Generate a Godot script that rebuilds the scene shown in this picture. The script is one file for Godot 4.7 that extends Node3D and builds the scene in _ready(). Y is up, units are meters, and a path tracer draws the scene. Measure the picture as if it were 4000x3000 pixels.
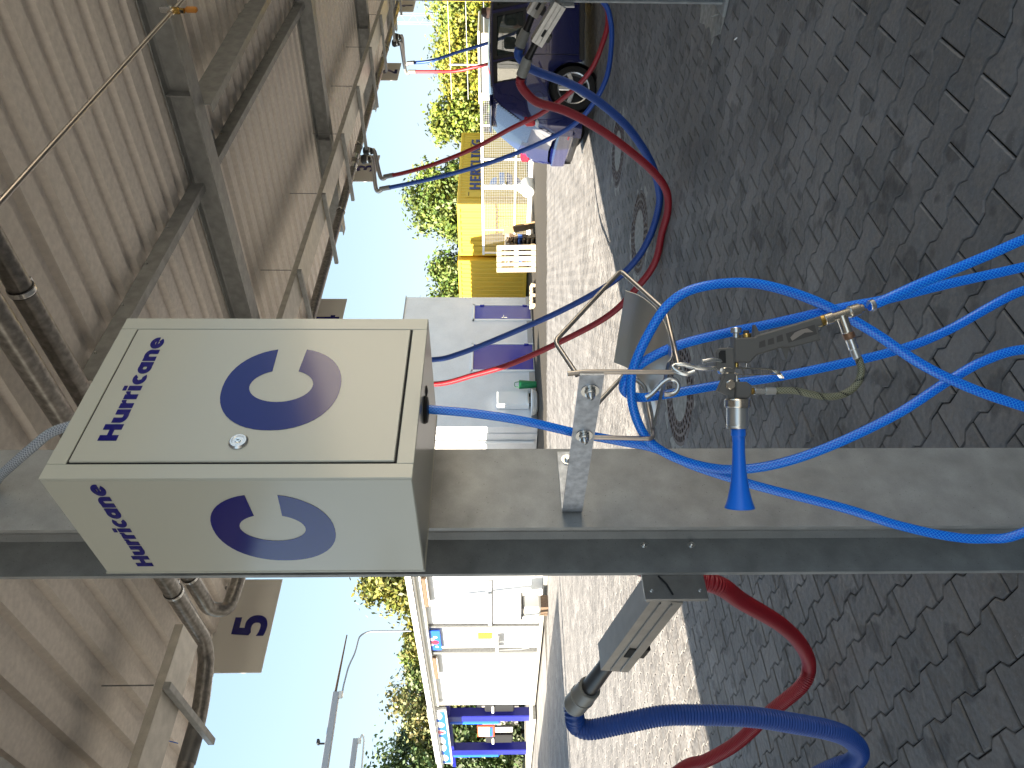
extends Node3D
# A self-service vacuum place under a steel canopy. x runs along the canopy, z across it, y is up, metres.

var rng := RandomNumberGenerator.new()
var mats := {}
var tex := {}
var taken := {}

# ------------------------------------------------------------------ mesh builder
class Mb:
	var v := PackedVector3Array()
	var n := PackedVector3Array()
	var t := PackedVector2Array()
	var c := PackedColorArray()
	var ix := PackedInt32Array()
	var cur := Color.WHITE
	var colored := false

	func vert(p: Vector3, nn: Vector3, uv := Vector2.ZERO) -> int:
		v.append(p); n.append(nn); t.append(uv)
		if colored: c.append(cur)
		return v.size() - 1

	func idx(a: int, b: int, d: int) -> void:
		var cr := (v[b] - v[a]).cross(v[d] - v[a])
		if cr.dot(n[a] + n[b] + n[d]) > 0.0:
			ix.append(a); ix.append(d); ix.append(b)
		else:
			ix.append(a); ix.append(b); ix.append(d)

	func tri(a: Vector3, b: Vector3, d: Vector3, nn: Vector3) -> void:
		var i := vert(a, nn, Vector2(a.x + a.z, a.y)); var j := vert(b, nn, Vector2(b.x + b.z, b.y)); var k := vert(d, nn, Vector2(d.x + d.z, d.y))
		idx(i, j, k)

	func quad(a: Vector3, b: Vector3, d: Vector3, e: Vector3, nn: Vector3) -> void:
		var i := vert(a, nn, Vector2(0, 0)); var j := vert(b, nn, Vector2(1, 0)); var k := vert(d, nn, Vector2(1, 1)); var l := vert(e, nn, Vector2(0, 1))
		idx(i, j, k); idx(i, k, l)

	func quad_out(a: Vector3, b: Vector3, d: Vector3, e: Vector3, from: Vector3) -> void:
		var nn := (b - a).cross(d - a).normalized()
		if nn.length() < 0.5: nn = (d - a).cross(e - a).normalized()
		if nn.dot((a + b + d + e) * 0.25 - from) < 0.0: nn = -nn
		quad(a, b, d, e, nn)

	func box(o: Vector3, s: Vector3, b := Basis(), bev := 0.0) -> void:
		var h := s * 0.5
		bev = min(bev, min(h.x, min(h.y, h.z)) * 0.9)
		if bev <= 0.0:
			for ax in 3:
				for sg in [-1.0, 1.0]:
					var nn := Vector3.ZERO; nn[ax] = sg
					var p := []
					for q in [[-1.0, -1.0], [1.0, -1.0], [1.0, 1.0], [-1.0, 1.0]]:
						var w := Vector3.ZERO
						w[ax] = sg * h[ax]; w[(ax + 1) % 3] = q[0] * h[(ax + 1) % 3]; w[(ax + 2) % 3] = q[1] * h[(ax + 2) % 3]
						p.append(o + b * w)
					quad(p[0], p[1], p[2], p[3], (b * nn).normalized())
			return
		var pt := func(sx: float, sy: float, sz: float, ax: int) -> Vector3:
			var w := Vector3(sx * h.x, sy * h.y, sz * h.z)
			var sgn := Vector3(sx, sy, sz)
			for k in 3:
				if k != ax: w[k] -= sgn[k] * bev
			return o + b * w
		for ax in 3:
			for sg in [-1.0, 1.0]:
				var nn := Vector3.ZERO; nn[ax] = sg
				var p := []
				for q in [[-1.0, -1.0], [1.0, -1.0], [1.0, 1.0], [-1.0, 1.0]]:
					var w := Vector3.ZERO
					w[ax] = sg; w[(ax + 1) % 3] = q[0]; w[(ax + 2) % 3] = q[1]
					p.append(pt.call(w.x, w.y, w.z, ax))
				quad(p[0], p[1], p[2], p[3], (b * nn).normalized())
			var a1 := (ax + 1) % 3
			var a2 := (ax + 2) % 3
			for s1 in [-1.0, 1.0]:
				for s2 in [-1.0, 1.0]:
					var lo := Vector3.ZERO; lo[ax] = -1.0; lo[a1] = s1; lo[a2] = s2
					var hi := lo; hi[ax] = 1.0
					var nn := Vector3.ZERO; nn[a1] = s1; nn[a2] = s2
					quad(pt.call(lo.x, lo.y, lo.z, a1), pt.call(hi.x, hi.y, hi.z, a1), pt.call(hi.x, hi.y, hi.z, a2), pt.call(lo.x, lo.y, lo.z, a2), (b * nn).normalized())
		for sx in [-1.0, 1.0]:
			for sy in [-1.0, 1.0]:
				for sz in [-1.0, 1.0]:
					tri(pt.call(sx, sy, sz, 0), pt.call(sx, sy, sz, 1), pt.call(sx, sy, sz, 2), (b * Vector3(sx, sy, sz)).normalized())

	# a round bar along a polyline; rad is one radius or one per point
	func tube(p: Array, rad, sides := 10, caps := true, slopes := []) -> void:
		var m := p.size()
		if m < 2: return
		var tg: Vector3 = (p[1] - p[0]).normalized()
		var up := Vector3.UP if absf(tg.y) < 0.9 else Vector3.RIGHT
		var nx := tg.cross(up).normalized()
		var base := v.size()
		var run := 0.0
		for i in m:
			var q: Vector3 = p[i]
			var t2: Vector3
			if i == 0: t2 = (p[1] - p[0]).normalized()
			elif i == m - 1: t2 = (p[i] - p[i - 1]).normalized()
			else: t2 = (p[i + 1] - p[i - 1]).normalized()
			if t2.length() < 0.5: t2 = tg
			nx = (nx - t2 * nx.dot(t2)).normalized()
			var ny := t2.cross(nx)
			tg = t2
			var r: float = rad[i] if rad is Array else rad
			var sl: float = slopes[i] if slopes.size() > 0 else 0.0
			if i > 0: run += (q - p[i - 1]).length()
			for k in sides + 1:
				var a := TAU * k / sides
				var d := nx * cos(a) + ny * sin(a)
				vert(q + d * r, (d - t2 * sl).normalized(), Vector2(float(k) / sides, run))
		for i in m - 1:
			for k in sides:
				var a := base + i * (sides + 1) + k
				var b2 := a + sides + 1
				idx(a, a + 1, b2 + 1); idx(a, b2 + 1, b2)
		if caps:
			for e in [0, m - 1]:
				var q: Vector3 = p[e]
				var d: Vector3 = (p[0] - p[1]).normalized() if e == 0 else (p[m - 1] - p[m - 2]).normalized()
				var ce := vert(q, d)
				var st := base + (0 if e == 0 else (m - 1) * (sides + 1))
				var ring := []
				for k in sides: ring.append(vert(v[st + k], d))
				for k in sides: idx(ce, ring[k], ring[(k + 1) % sides])

	# prof: list of [distance along axis, radius]; sharp edges between segments unless soft
	func lathe(o: Vector3, axis: Vector3, prof: Array, sides := 24, soft := false, lobes := 0, lobe := 0.0) -> void:
		axis = axis.normalized()
		var up := Vector3.UP if absf(axis.y) < 0.9 else Vector3.RIGHT
		var nx := axis.cross(up).normalized()
		var ny := axis.cross(nx)
		for i in prof.size() - 1:
			var a0: float = prof[i][0]; var r0: float = prof[i][1]
			var a1: float = prof[i + 1][0]; var r1: float = prof[i + 1][1]
			var s0 := Vector2(a1 - a0, r1 - r0)
			if s0.length() < 1e-7: continue
			var n0 := Vector2(-s0.y, s0.x).normalized(); var n1 := n0
			if soft:
				if i > 0: n0 = (n0 + Vector2(-(r0 - prof[i - 1][1]), a0 - prof[i - 1][0]).normalized()).normalized()
				if i < prof.size() - 2: n1 = (n1 + Vector2(-(prof[i + 2][1] - r1), prof[i + 2][0] - a1).normalized()).normalized()
			var base := v.size()
			for k in sides + 1:
				var a := TAU * k / sides
				var d := nx * cos(a) + ny * sin(a)
				var f := 1.0
				if lobes > 0: f = 1.0 + lobe * cos(a * lobes)
				vert(o + axis * a0 + d * r0 * f, (d * n0.y + axis * n0.x).normalized(), Vector2(float(k) / sides, a0))
				vert(o + axis * a1 + d * r1 * f, (d * n1.y + axis * n1.x).normalized(), Vector2(float(k) / sides, a1))
			for k in sides:
				var q := base + k * 2
				idx(q, q + 1, q + 3); idx(q, q + 3, q + 2)

	# a flat outline (local x,y) given thickness z0..z1 with a small edge chamfer
	func prism(poly: Array, x: Transform3D, z0: float, z1: float, bev := 0.0) -> void:
		var pl := PackedVector2Array(poly)
		var inner := pl
		if bev > 0.0:
			inner = inset(pl, bev)
		var tris := Geometry2D.triangulate_polygon(inner)
		for f in [[z1, 1.0], [z0, -1.0]]:
			var nn := (x.basis * Vector3(0, 0, f[1])).normalized()
			for i in range(0, tris.size(), 3):
				var w := []
				for k in 3:
					var q: Vector2 = inner[tris[i + k]]
					w.append(vert(x * Vector3(q.x, q.y, f[0]), nn, q))
				idx(w[0], w[1], w[2])
		var area := 0.0
		for i in pl.size():
			var a := pl[i]; var b := pl[(i + 1) % pl.size()]
			area += a.cross(b)
		var sg := 1.0 if area > 0.0 else -1.0
		for i in pl.size():
			var j := (i + 1) % pl.size()
			var a := pl[i]; var b := pl[j]
			var e := (b - a).normalized()
			var nn2 := Vector2(e.y, -e.x) * sg
			var nn := (x.basis * Vector3(nn2.x, nn2.y, 0)).normalized()
			quad(x * Vector3(a.x, a.y, z0 + bev), x * Vector3(b.x, b.y, z0 + bev), x * Vector3(b.x, b.y, z1 - bev), x * Vector3(a.x, a.y, z1 - bev), nn)
			if bev > 0.0:
				var ai := inner[i]; var bi := inner[j]
				quad(x * Vector3(a.x, a.y, z1 - bev), x * Vector3(b.x, b.y, z1 - bev), x * Vector3(bi.x, bi.y, z1), x * Vector3(ai.x, ai.y, z1), (nn + (x.basis * Vector3(0, 0, 1)).normalized()).normalized())
				quad(x * Vector3(a.x, a.y, z0 + bev), x * Vector3(b.x, b.y, z0 + bev), x * Vector3(bi.x, bi.y, z0), x * Vector3(ai.x, ai.y, z0), (nn - (x.basis * Vector3(0, 0, 1)).normalized()).normalized())

	func inset(pl: PackedVector2Array, d: float) -> PackedVector2Array:
		var area := 0.0
		var m := pl.size()
		for i in m: area += pl[i].cross(pl[(i + 1) % m])
		var sg := 1.0 if area > 0.0 else -1.0
		var o := PackedVector2Array()
		for i in m:
			var e0 := (pl[i] - pl[(i + m - 1) % m]).normalized(); var e1 := (pl[(i + 1) % m] - pl[i]).normalized()
			var n0 := Vector2(-e0.y, e0.x) * sg; var n1 := Vector2(-e1.y, e1.x) * sg
			var b := n0 + n1
			var f: float = 2.0 / max(b.length_squared(), 0.35)
			o.append(pl[i] + b * f * d)
		return o

	func commit(m: Material = null) -> ArrayMesh:
		var arr := []
		arr.resize(Mesh.ARRAY_MAX)
		arr[Mesh.ARRAY_VERTEX] = v; arr[Mesh.ARRAY_NORMAL] = n; arr[Mesh.ARRAY_TEX_UV] = t
		if colored: arr[Mesh.ARRAY_COLOR] = c
		arr[Mesh.ARRAY_INDEX] = ix
		var am := ArrayMesh.new()
		am.add_surface_from_arrays(Mesh.PRIMITIVE_TRIANGLES, arr)
		if m: am.surface_set_material(0, m)
		return am

# ------------------------------------------------------------------ scene helpers
func numbered(called: String) -> String:
	if not taken.has(called):
		taken[called] = 0
		return called
	taken[called] += 1
	return "%s_%03d" % [called, taken[called]]

func tag(o: Node, label: String, category: String, group := "", kind := "") -> Node:
	if label: o.set_meta("label", label)
	if category: o.set_meta("category", category)
	if group: o.set_meta("group", group)
	if kind: o.set_meta("kind", kind)
	return o

func thing(called: String, label: String, category: String, at := Vector3.ZERO, basis_ := Basis(), group := "") -> Node3D:
	var o := Node3D.new()
	o.name = numbered(called)
	add_child(o)
	o.transform = Transform3D(basis_, at)
	tag(o, label, category, group)
	return o

func obj(called: String, mb: Mb, m: Material, parent: Node = null) -> MeshInstance3D:
	var o := MeshInstance3D.new()
	o.mesh = mb.commit(m)
	if parent == null or parent == self:
		o.name = numbered(called); add_child(o)
	else:
		o.name = called; parent.add_child(o, true)
	return o

func inst(called: String, mesh: Mesh, parent: Node, x: Transform3D) -> MeshInstance3D:
	var o := MeshInstance3D.new()
	o.mesh = mesh; o.name = called
	parent.add_child(o, true)
	o.transform = x
	return o

func bx(called: String, o: Vector3, s: Vector3, m: Material, parent: Node, bev := 0.0, b := Basis()) -> MeshInstance3D:
	var k := Mb.new(); k.box(o, s, b, bev)
	return obj(called, k, m, parent)

func tb(called: String, p: Array, r, m: Material, parent: Node, sides := 10) -> MeshInstance3D:
	var k := Mb.new(); k.tube(p, r, sides)
	return obj(called, k, m, parent)

func lt(called: String, o: Vector3, axis: Vector3, prof: Array, m: Material, parent: Node, sides := 24, soft := false, lobes := 0, lobe := 0.0) -> MeshInstance3D:
	var k := Mb.new(); k.lathe(o, axis, prof, sides, soft, lobes, lobe)
	return obj(called, k, m, parent)

func pr(called: String, poly: Array, x: Transform3D, z0: float, z1: float, m: Material, parent: Node, bev := 0.0) -> MeshInstance3D:
	var k := Mb.new(); k.prism(poly, x, z0, z1, bev)
	return obj(called, k, m, parent)

func smooth(p: Array, step: float) -> Array:
	var o := []
	for i in p.size() - 1:
		var a: Vector3 = p[max(i - 1, 0)]; var b: Vector3 = p[i]; var c: Vector3 = p[i + 1]; var d: Vector3 = p[min(i + 2, p.size() - 1)]
		var m: int = max(1, int(ceil((c - b).length() / step)))
		for k in m: o.append(b.cubic_interpolate(c, a, d, float(k) / m))
	o.append(p[p.size() - 1])
	return o

func even(p: Array, step: float) -> Array:
	var d := smooth(p, step * 0.5)
	var o := [d[0]]
	var left := step
	var cur: Vector3 = d[0]
	var i := 1
	while i < d.size():
		var seg: float = (d[i] - cur).length()
		if seg >= left:
			cur = cur + (d[i] - cur) * (left / seg)
			o.append(cur); left = step
		else:
			left -= seg; cur = d[i]; i += 1
	return o

func bend(p: Array, r: float, k := 5) -> Array:
	# rounds the corners of a polyline
	var o := [p[0]]
	for i in range(1, p.size() - 1):
		var a: Vector3 = (p[i - 1] - p[i]); var b: Vector3 = (p[i + 1] - p[i])
		var rr: float = min(r, min(a.length(), b.length()) * 0.45)
		var s: Vector3 = p[i] + a.normalized() * rr; var e: Vector3 = p[i] + b.normalized() * rr
		for j in k + 1:
			var f := float(j) / k
			o.append(s.lerp(p[i], f).lerp(p[i].lerp(e, f), f))
	o.append(p[p.size() - 1])
	return o

# ------------------------------------------------------------------ materials
func noise_bytes(size: int, freq: float, seed_: int, oct := 4, kind := FastNoiseLite.TYPE_SIMPLEX_SMOOTH) -> PackedByteArray:
	var f := FastNoiseLite.new()
	f.seed = seed_; f.frequency = freq; f.noise_type = kind
	f.fractal_type = FastNoiseLite.FRACTAL_FBM; f.fractal_octaves = oct
	var im := f.get_seamless_image(size, size, false, false, 0.1, true)
	im.convert(Image.FORMAT_L8)
	return im.get_data()

func to_tex(size: int, d: PackedByteArray) -> ImageTexture:
	var im := Image.create_from_data(size, size, false, Image.FORMAT_RGB8, d)
	im.generate_mipmaps()
	return ImageTexture.create_from_image(im)

# tone: mottled grey multiplier; lo..hi in sRGB 0..1
func mottle(key: String, size: int, freq: float, lo: float, hi: float, speck := 0.0, seed_ := 1, warm := 0.0, dark_specks := 0.0) -> ImageTexture:
	if tex.has(key): return tex[key]
	var a := noise_bytes(size, freq, seed_)
	var r := RandomNumberGenerator.new(); r.seed = seed_ * 77 + 5
	var d := PackedByteArray(); d.resize(size * size * 3)
	for i in size * size:
		var g: float = lo + (hi - lo) * (a[i] / 255.0)
		var x := r.randf()
		if x < speck: g = min(1.0, g + 0.06 + r.randf() * 0.2)
		elif x > 1.0 - dark_specks: g *= 0.45 + r.randf() * 0.3
		else: g += (r.randf() - 0.5) * 0.05
		d[i * 3] = int(clamp(g * (1.0 + warm), 0, 1) * 255)
		d[i * 3 + 1] = int(clamp(g, 0, 1) * 255)
		d[i * 3 + 2] = int(clamp(g * (1.0 - warm), 0, 1) * 255)
	tex[key] = to_tex(size, d)
	return tex[key]

func bumps(key: String, size: int, freq: float, strength: float, seed_ := 3) -> ImageTexture:
	if tex.has(key): return tex[key]
	var a := noise_bytes(size, freq, seed_, 5)
	var im := Image.create_from_data(size, size, false, Image.FORMAT_L8, a)
	im.convert(Image.FORMAT_RGBA8)
	im.bump_map_to_normal_map(strength)
	im.generate_mipmaps()
	tex[key] = ImageTexture.create_from_image(im)
	return tex[key]

func mt(key: String, col: Color, rough := 0.5, metal := 0.0, o := {}) -> StandardMaterial3D:
	if mats.has(key): return mats[key]
	var m := StandardMaterial3D.new()
	m.albedo_color = col.linear_to_srgb()
	m.roughness = rough; m.metallic = metal
	for k in o:
		m.set(k, o[k])
	mats[key] = m
	return m

func tri(m: StandardMaterial3D, t: Texture2D, scale: float, nrm: Texture2D = null, ns := 1.0) -> StandardMaterial3D:
	m.albedo_texture = t
	m.uv1_triplanar = true; m.uv1_world_triplanar = true
	m.uv1_scale = Vector3.ONE * scale
	if nrm:
		m.normal_enabled = true; m.normal_texture = nrm; m.normal_scale = ns
	return m

const HOSE := [Vector3(0.935,1.523,-1.008), Vector3(0.931,1.479,-1.010), Vector3(0.925,1.401,-1.014), Vector3(0.913,1.304,-1.023), Vector3(0.905,1.205,-1.048), Vector3(0.892,1.116,-1.059), Vector3(0.878,1.053,-1.063), Vector3(0.855,0.985,-1.084), Vector3(0.833,0.913,-1.096), Vector3(0.808,0.845,-1.098), Vector3(0.771,0.708,-1.109), Vector3(0.742,0.618,-1.120), Vector3(0.720,0.529,-1.125), Vector3(0.710,0.465,-1.119), Vector3(0.709,0.406,-1.097), Vector3(0.753,0.262,-1.020), Vector3(0.826,0.180,-0.931), Vector3(0.891,0.203,-0.868), Vector3(0.920,0.315,-0.843), Vector3(0.922,0.428,-0.845), Vector3(0.909,0.496,-0.859), Vector3(0.884,0.563,-0.887), Vector3(0.847,0.651,-0.933), Vector3(0.820,0.757,-0.985), Vector3(0.811,0.841,-1.024), Vector3(0.813,0.915,-1.045), Vector3(0.821,0.975,-1.046), Vector3(0.836,1.036,-1.033), Vector3(0.856,1.080,-1.009), Vector3(0.874,1.109,-0.956), Vector3(0.890,1.121,-0.899), Vector3(0.906,1.116,-0.862), Vector3(0.938,1.093,-0.822), Vector3(0.967,1.063,-0.785), Vector3(0.982,1.023,-0.762), Vector3(0.990,0.957,-0.753), Vector3(0.985,0.891,-0.755), Vector3(0.963,0.803,-0.774), Vector3(0.924,0.717,-0.803), Vector3(0.877,0.632,-0.839), Vector3(0.846,0.545,-0.867), Vector3(0.823,0.457,-0.887), Vector3(0.805,0.310,-0.928), Vector3(0.862,0.129,-0.936), Vector3(0.965,0.077,-0.874), Vector3(1.024,0.195,-0.820), Vector3(1.035,0.294,-0.805), Vector3(1.035,0.391,-0.802), Vector3(0.985,0.532,-0.856), Vector3(0.960,0.626,-0.883), Vector3(0.939,0.767,-0.909), Vector3(0.931,0.858,-0.926), Vector3(0.927,0.951,-0.941), Vector3(0.917,1.046,-0.954), Vector3(0.910,1.094,-0.955), Vector3(0.903,1.123,-0.935), Vector3(0.900,1.131,-0.910), Vector3(0.906,1.118,-0.883), Vector3(0.919,1.086,-0.862), Vector3(0.931,1.035,-0.842), Vector3(0.944,0.950,-0.825), Vector3(0.953,0.883,-0.815), Vector3(0.968,0.751,-0.788), Vector3(0.972,0.687,-0.775), Vector3(0.990,0.576,-0.754), Vector3(1.009,0.443,-0.731), Vector3(1.041,0.279,-0.708), Vector3(1.080,0.167,-0.665), Vector3(1.104,0.177,-0.614), Vector3(1.069,0.291,-0.624), Vector3(1.031,0.386,-0.651), Vector3(1.001,0.479,-0.669), Vector3(0.978,0.547,-0.687), Vector3(0.944,0.656,-0.717), Vector3(0.922,0.728,-0.741), Vector3(0.919,0.743,-0.745)]
const VB5 := [Vector3(0.781,1.125,-2.062), Vector3(0.766,1.134,-2.120), Vector3(0.755,1.124,-2.159), Vector3(0.743,1.085,-2.155), Vector3(0.748,0.986,-2.118), Vector3(0.753,0.882,-2.082), Vector3(0.751,0.739,-2.079), Vector3(0.749,0.628,-2.092), Vector3(0.742,0.511,-2.122), Vector3(0.735,0.407,-2.154), Vector3(0.729,0.334,-2.200), Vector3(0.715,0.280,-2.268), Vector3(0.710,0.269,-2.357), Vector3(0.714,0.307,-2.453), Vector3(0.706,0.433,-2.719), Vector3(0.712,0.777,-3.357), Vector3(0.951,1.916,-4.143), Vector3(1.289,2.724,-4.258)]
const VR5 := [Vector3(1.017,0.884,-1.652), Vector3(1.034,0.802,-1.773), Vector3(1.063,0.716,-1.910), Vector3(1.136,0.554,-2.157), Vector3(1.218,0.310,-2.489), Vector3(1.251,0.150,-2.733), Vector3(1.256,0.054,-2.936), Vector3(1.204,0.077,-3.017), Vector3(1.152,0.187,-3.184), Vector3(1.102,0.285,-3.377), Vector3(1.081,0.392,-3.543), Vector3(1.073,0.508,-3.695), Vector3(1.054,1.020,-4.012), Vector3(1.148,1.946,-4.231), Vector3(1.460,2.867,-4.375)]
const VB4 := [Vector3(4.790,1.194,-1.798), Vector3(4.799,1.185,-1.818), Vector3(4.805,1.142,-1.852), Vector3(4.785,1.049,-1.897), Vector3(4.755,0.824,-2.004), Vector3(4.808,0.576,-2.183), Vector3(4.882,0.380,-2.384), Vector3(4.953,0.189,-2.659), Vector3(5.039,0.078,-2.923), Vector3(5.114,0.033,-3.128), Vector3(5.164,0.048,-3.431), Vector3(5.217,0.129,-3.733), Vector3(5.277,0.315,-4.032), Vector3(5.388,0.704,-4.427), Vector3(5.502,1.190,-4.822), Vector3(5.547,1.721,-5.147), Vector3(5.577,2.024,-5.268), Vector3(5.626,2.564,-5.449), Vector3(5.706,3.056,-5.526)]
const VR4 := [Vector3(4.537,1.193,-1.907), Vector3(4.528,1.172,-1.944), Vector3(4.516,1.106,-1.996), Vector3(4.521,0.921,-2.055), Vector3(4.556,0.743,-2.156), Vector3(4.644,0.506,-2.342), Vector3(4.744,0.241,-2.587), Vector3(4.815,0.083,-2.792), Vector3(4.836,0.014,-2.980), Vector3(4.880,-0.010,-3.218), Vector3(4.886,0.038,-3.495), Vector3(4.953,0.114,-3.783), Vector3(5.038,0.323,-4.198), Vector3(5.178,0.704,-4.635), Vector3(5.317,1.189,-5.076), Vector3(5.418,1.588,-5.341), Vector3(5.499,2.010,-5.556), Vector3(5.588,2.595,-5.768), Vector3(5.666,3.056,-5.848)]
const VR3 := [Vector3(9.425,2.935,-5.289), Vector3(9.323,2.644,-5.170), Vector3(9.222,2.193,-4.974), Vector3(9.084,1.651,-4.671), Vector3(8.937,1.142,-4.307), Vector3(8.732,0.767,-4.005), Vector3(8.533,0.426,-3.627), Vector3(8.400,0.253,-3.331), Vector3(8.380,0.164,-3.067), Vector3(8.424,0.116,-2.810), Vector3(8.532,0.194,-2.636), Vector3(8.950,0.605,-2.376), Vector3(9.230,0.884,-2.249)]
const VB3 := [Vector3(9.211,2.978,-5.362), Vector3(9.150,2.710,-5.273), Vector3(8.992,2.184,-5.060), Vector3(8.854,1.649,-4.828), Vector3(8.642,1.143,-4.528), Vector3(8.409,0.678,-4.181), Vector3(8.251,0.396,-3.906), Vector3(8.176,0.216,-3.622), Vector3(8.184,0.099,-3.329), Vector3(8.275,0.071,-3.027), Vector3(8.371,0.096,-2.792), Vector3(8.478,0.201,-2.619), Vector3(8.818,0.615,-2.366), Vector3(9.058,1.003,-2.283)]
const VB2 := [Vector3(14.210,3.036,-5.554), Vector3(14.026,2.598,-5.440), Vector3(13.838,2.000,-5.184), Vector3(13.636,1.450,-4.944), Vector3(13.491,0.834,-4.645), Vector3(13.448,0.181,-4.244), Vector3(13.598,-0.237,-3.800)]
const VR2 := [Vector3(13.887,2.987,-5.590), Vector3(13.677,2.484,-5.500), Vector3(13.475,2.090,-5.406), Vector3(13.319,1.706,-5.266), Vector3(13.166,1.403,-5.126), Vector3(12.887,0.625,-4.814), Vector3(12.875,-0.008,-4.382), Vector3(13.113,-0.326,-3.855)]


# ------------------------------------------------------------------ the place
const BAY := 3.745
const COLX := 0.9175
const SLOPE := 0.0314

func _ready() -> void:
	rng.seed = 20240611
	# camera: held upright at eye level, the picture stored on its side
	var yaw := 0.79062
	var pitch := -0.0233
	var fw := Vector3(cos(yaw), 0, -sin(yaw))
	var rt := Vector3(sin(yaw), 0, cos(yaw))
	var fo := fw * cos(pitch) + Vector3.UP * sin(pitch)
	var upv := Vector3.UP * cos(pitch) - fw * sin(pitch)
	var cam := Camera3D.new()
	cam.name = "camera"
	cam.keep_aspect = Camera3D.KEEP_HEIGHT
	cam.fov = 56.11
	cam.near = 0.05; cam.far = 900.0
	add_child(cam)
	cam.transform = Transform3D(Basis(-upv, rt, -fo), Vector3(0, 1.36, 0))
	cam.current = true
	# sky
	var we := WorldEnvironment.new(); we.name = "world_environment"
	var env := Environment.new()
	env.background_mode = Environment.BG_SKY
	var sm := PhysicalSkyMaterial.new()
	sm.rayleigh_coefficient = 2.0
	sm.rayleigh_color = Color(0.33, 0.45, 0.62)
	sm.mie_coefficient = 0.006
	sm.mie_eccentricity = 0.75
	sm.mie_color = Color(0.78, 0.79, 0.80)
	sm.turbidity = 9.0
	sm.ground_color = Color(0.35, 0.34, 0.32)
	sm.energy_multiplier = 2.0
	env.background_energy_multiplier = 0.8
	sm.night_sky = null
	var sky := Sky.new(); sky.sky_material = sm
	env.sky = sky
	env.tonemap_mode = Environment.TONE_MAPPER_LINEAR
	env.tonemap_exposure = 5.7
	env.sdfgi_enabled = true; env.ssao_enabled = true; env.ssil_enabled = true
	we.environment = env
	add_child(we)
	# sun, behind and to the side of the canopy
	var sun := DirectionalLight3D.new(); sun.name = "sun"
	sun.light_energy = 1.6
	sun.light_color = Color(1.0, 0.95, 0.87)
	sun.light_angular_distance = 0.55
	sun.shadow_enabled = true
	add_child(sun)
	sun.look_at_from_position(Vector3.ZERO, Vector3(1.33, -1.0, 0.214), Vector3.UP)

	materials()
	ground()
	canopy()
	wash_bays()
	door_building()
	shop_building()
	containers()
	far_fence()
	trees()
	overhead_wires()
	pipework()
	bay_signs()
	manholes()
	cabinet()
	hose_bracket()
	gun()
	air_hose()
	holders()
	vacuum_hoses()
	hatchback()
	bystander()
	pallets()
	booms()
	small_things()

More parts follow.
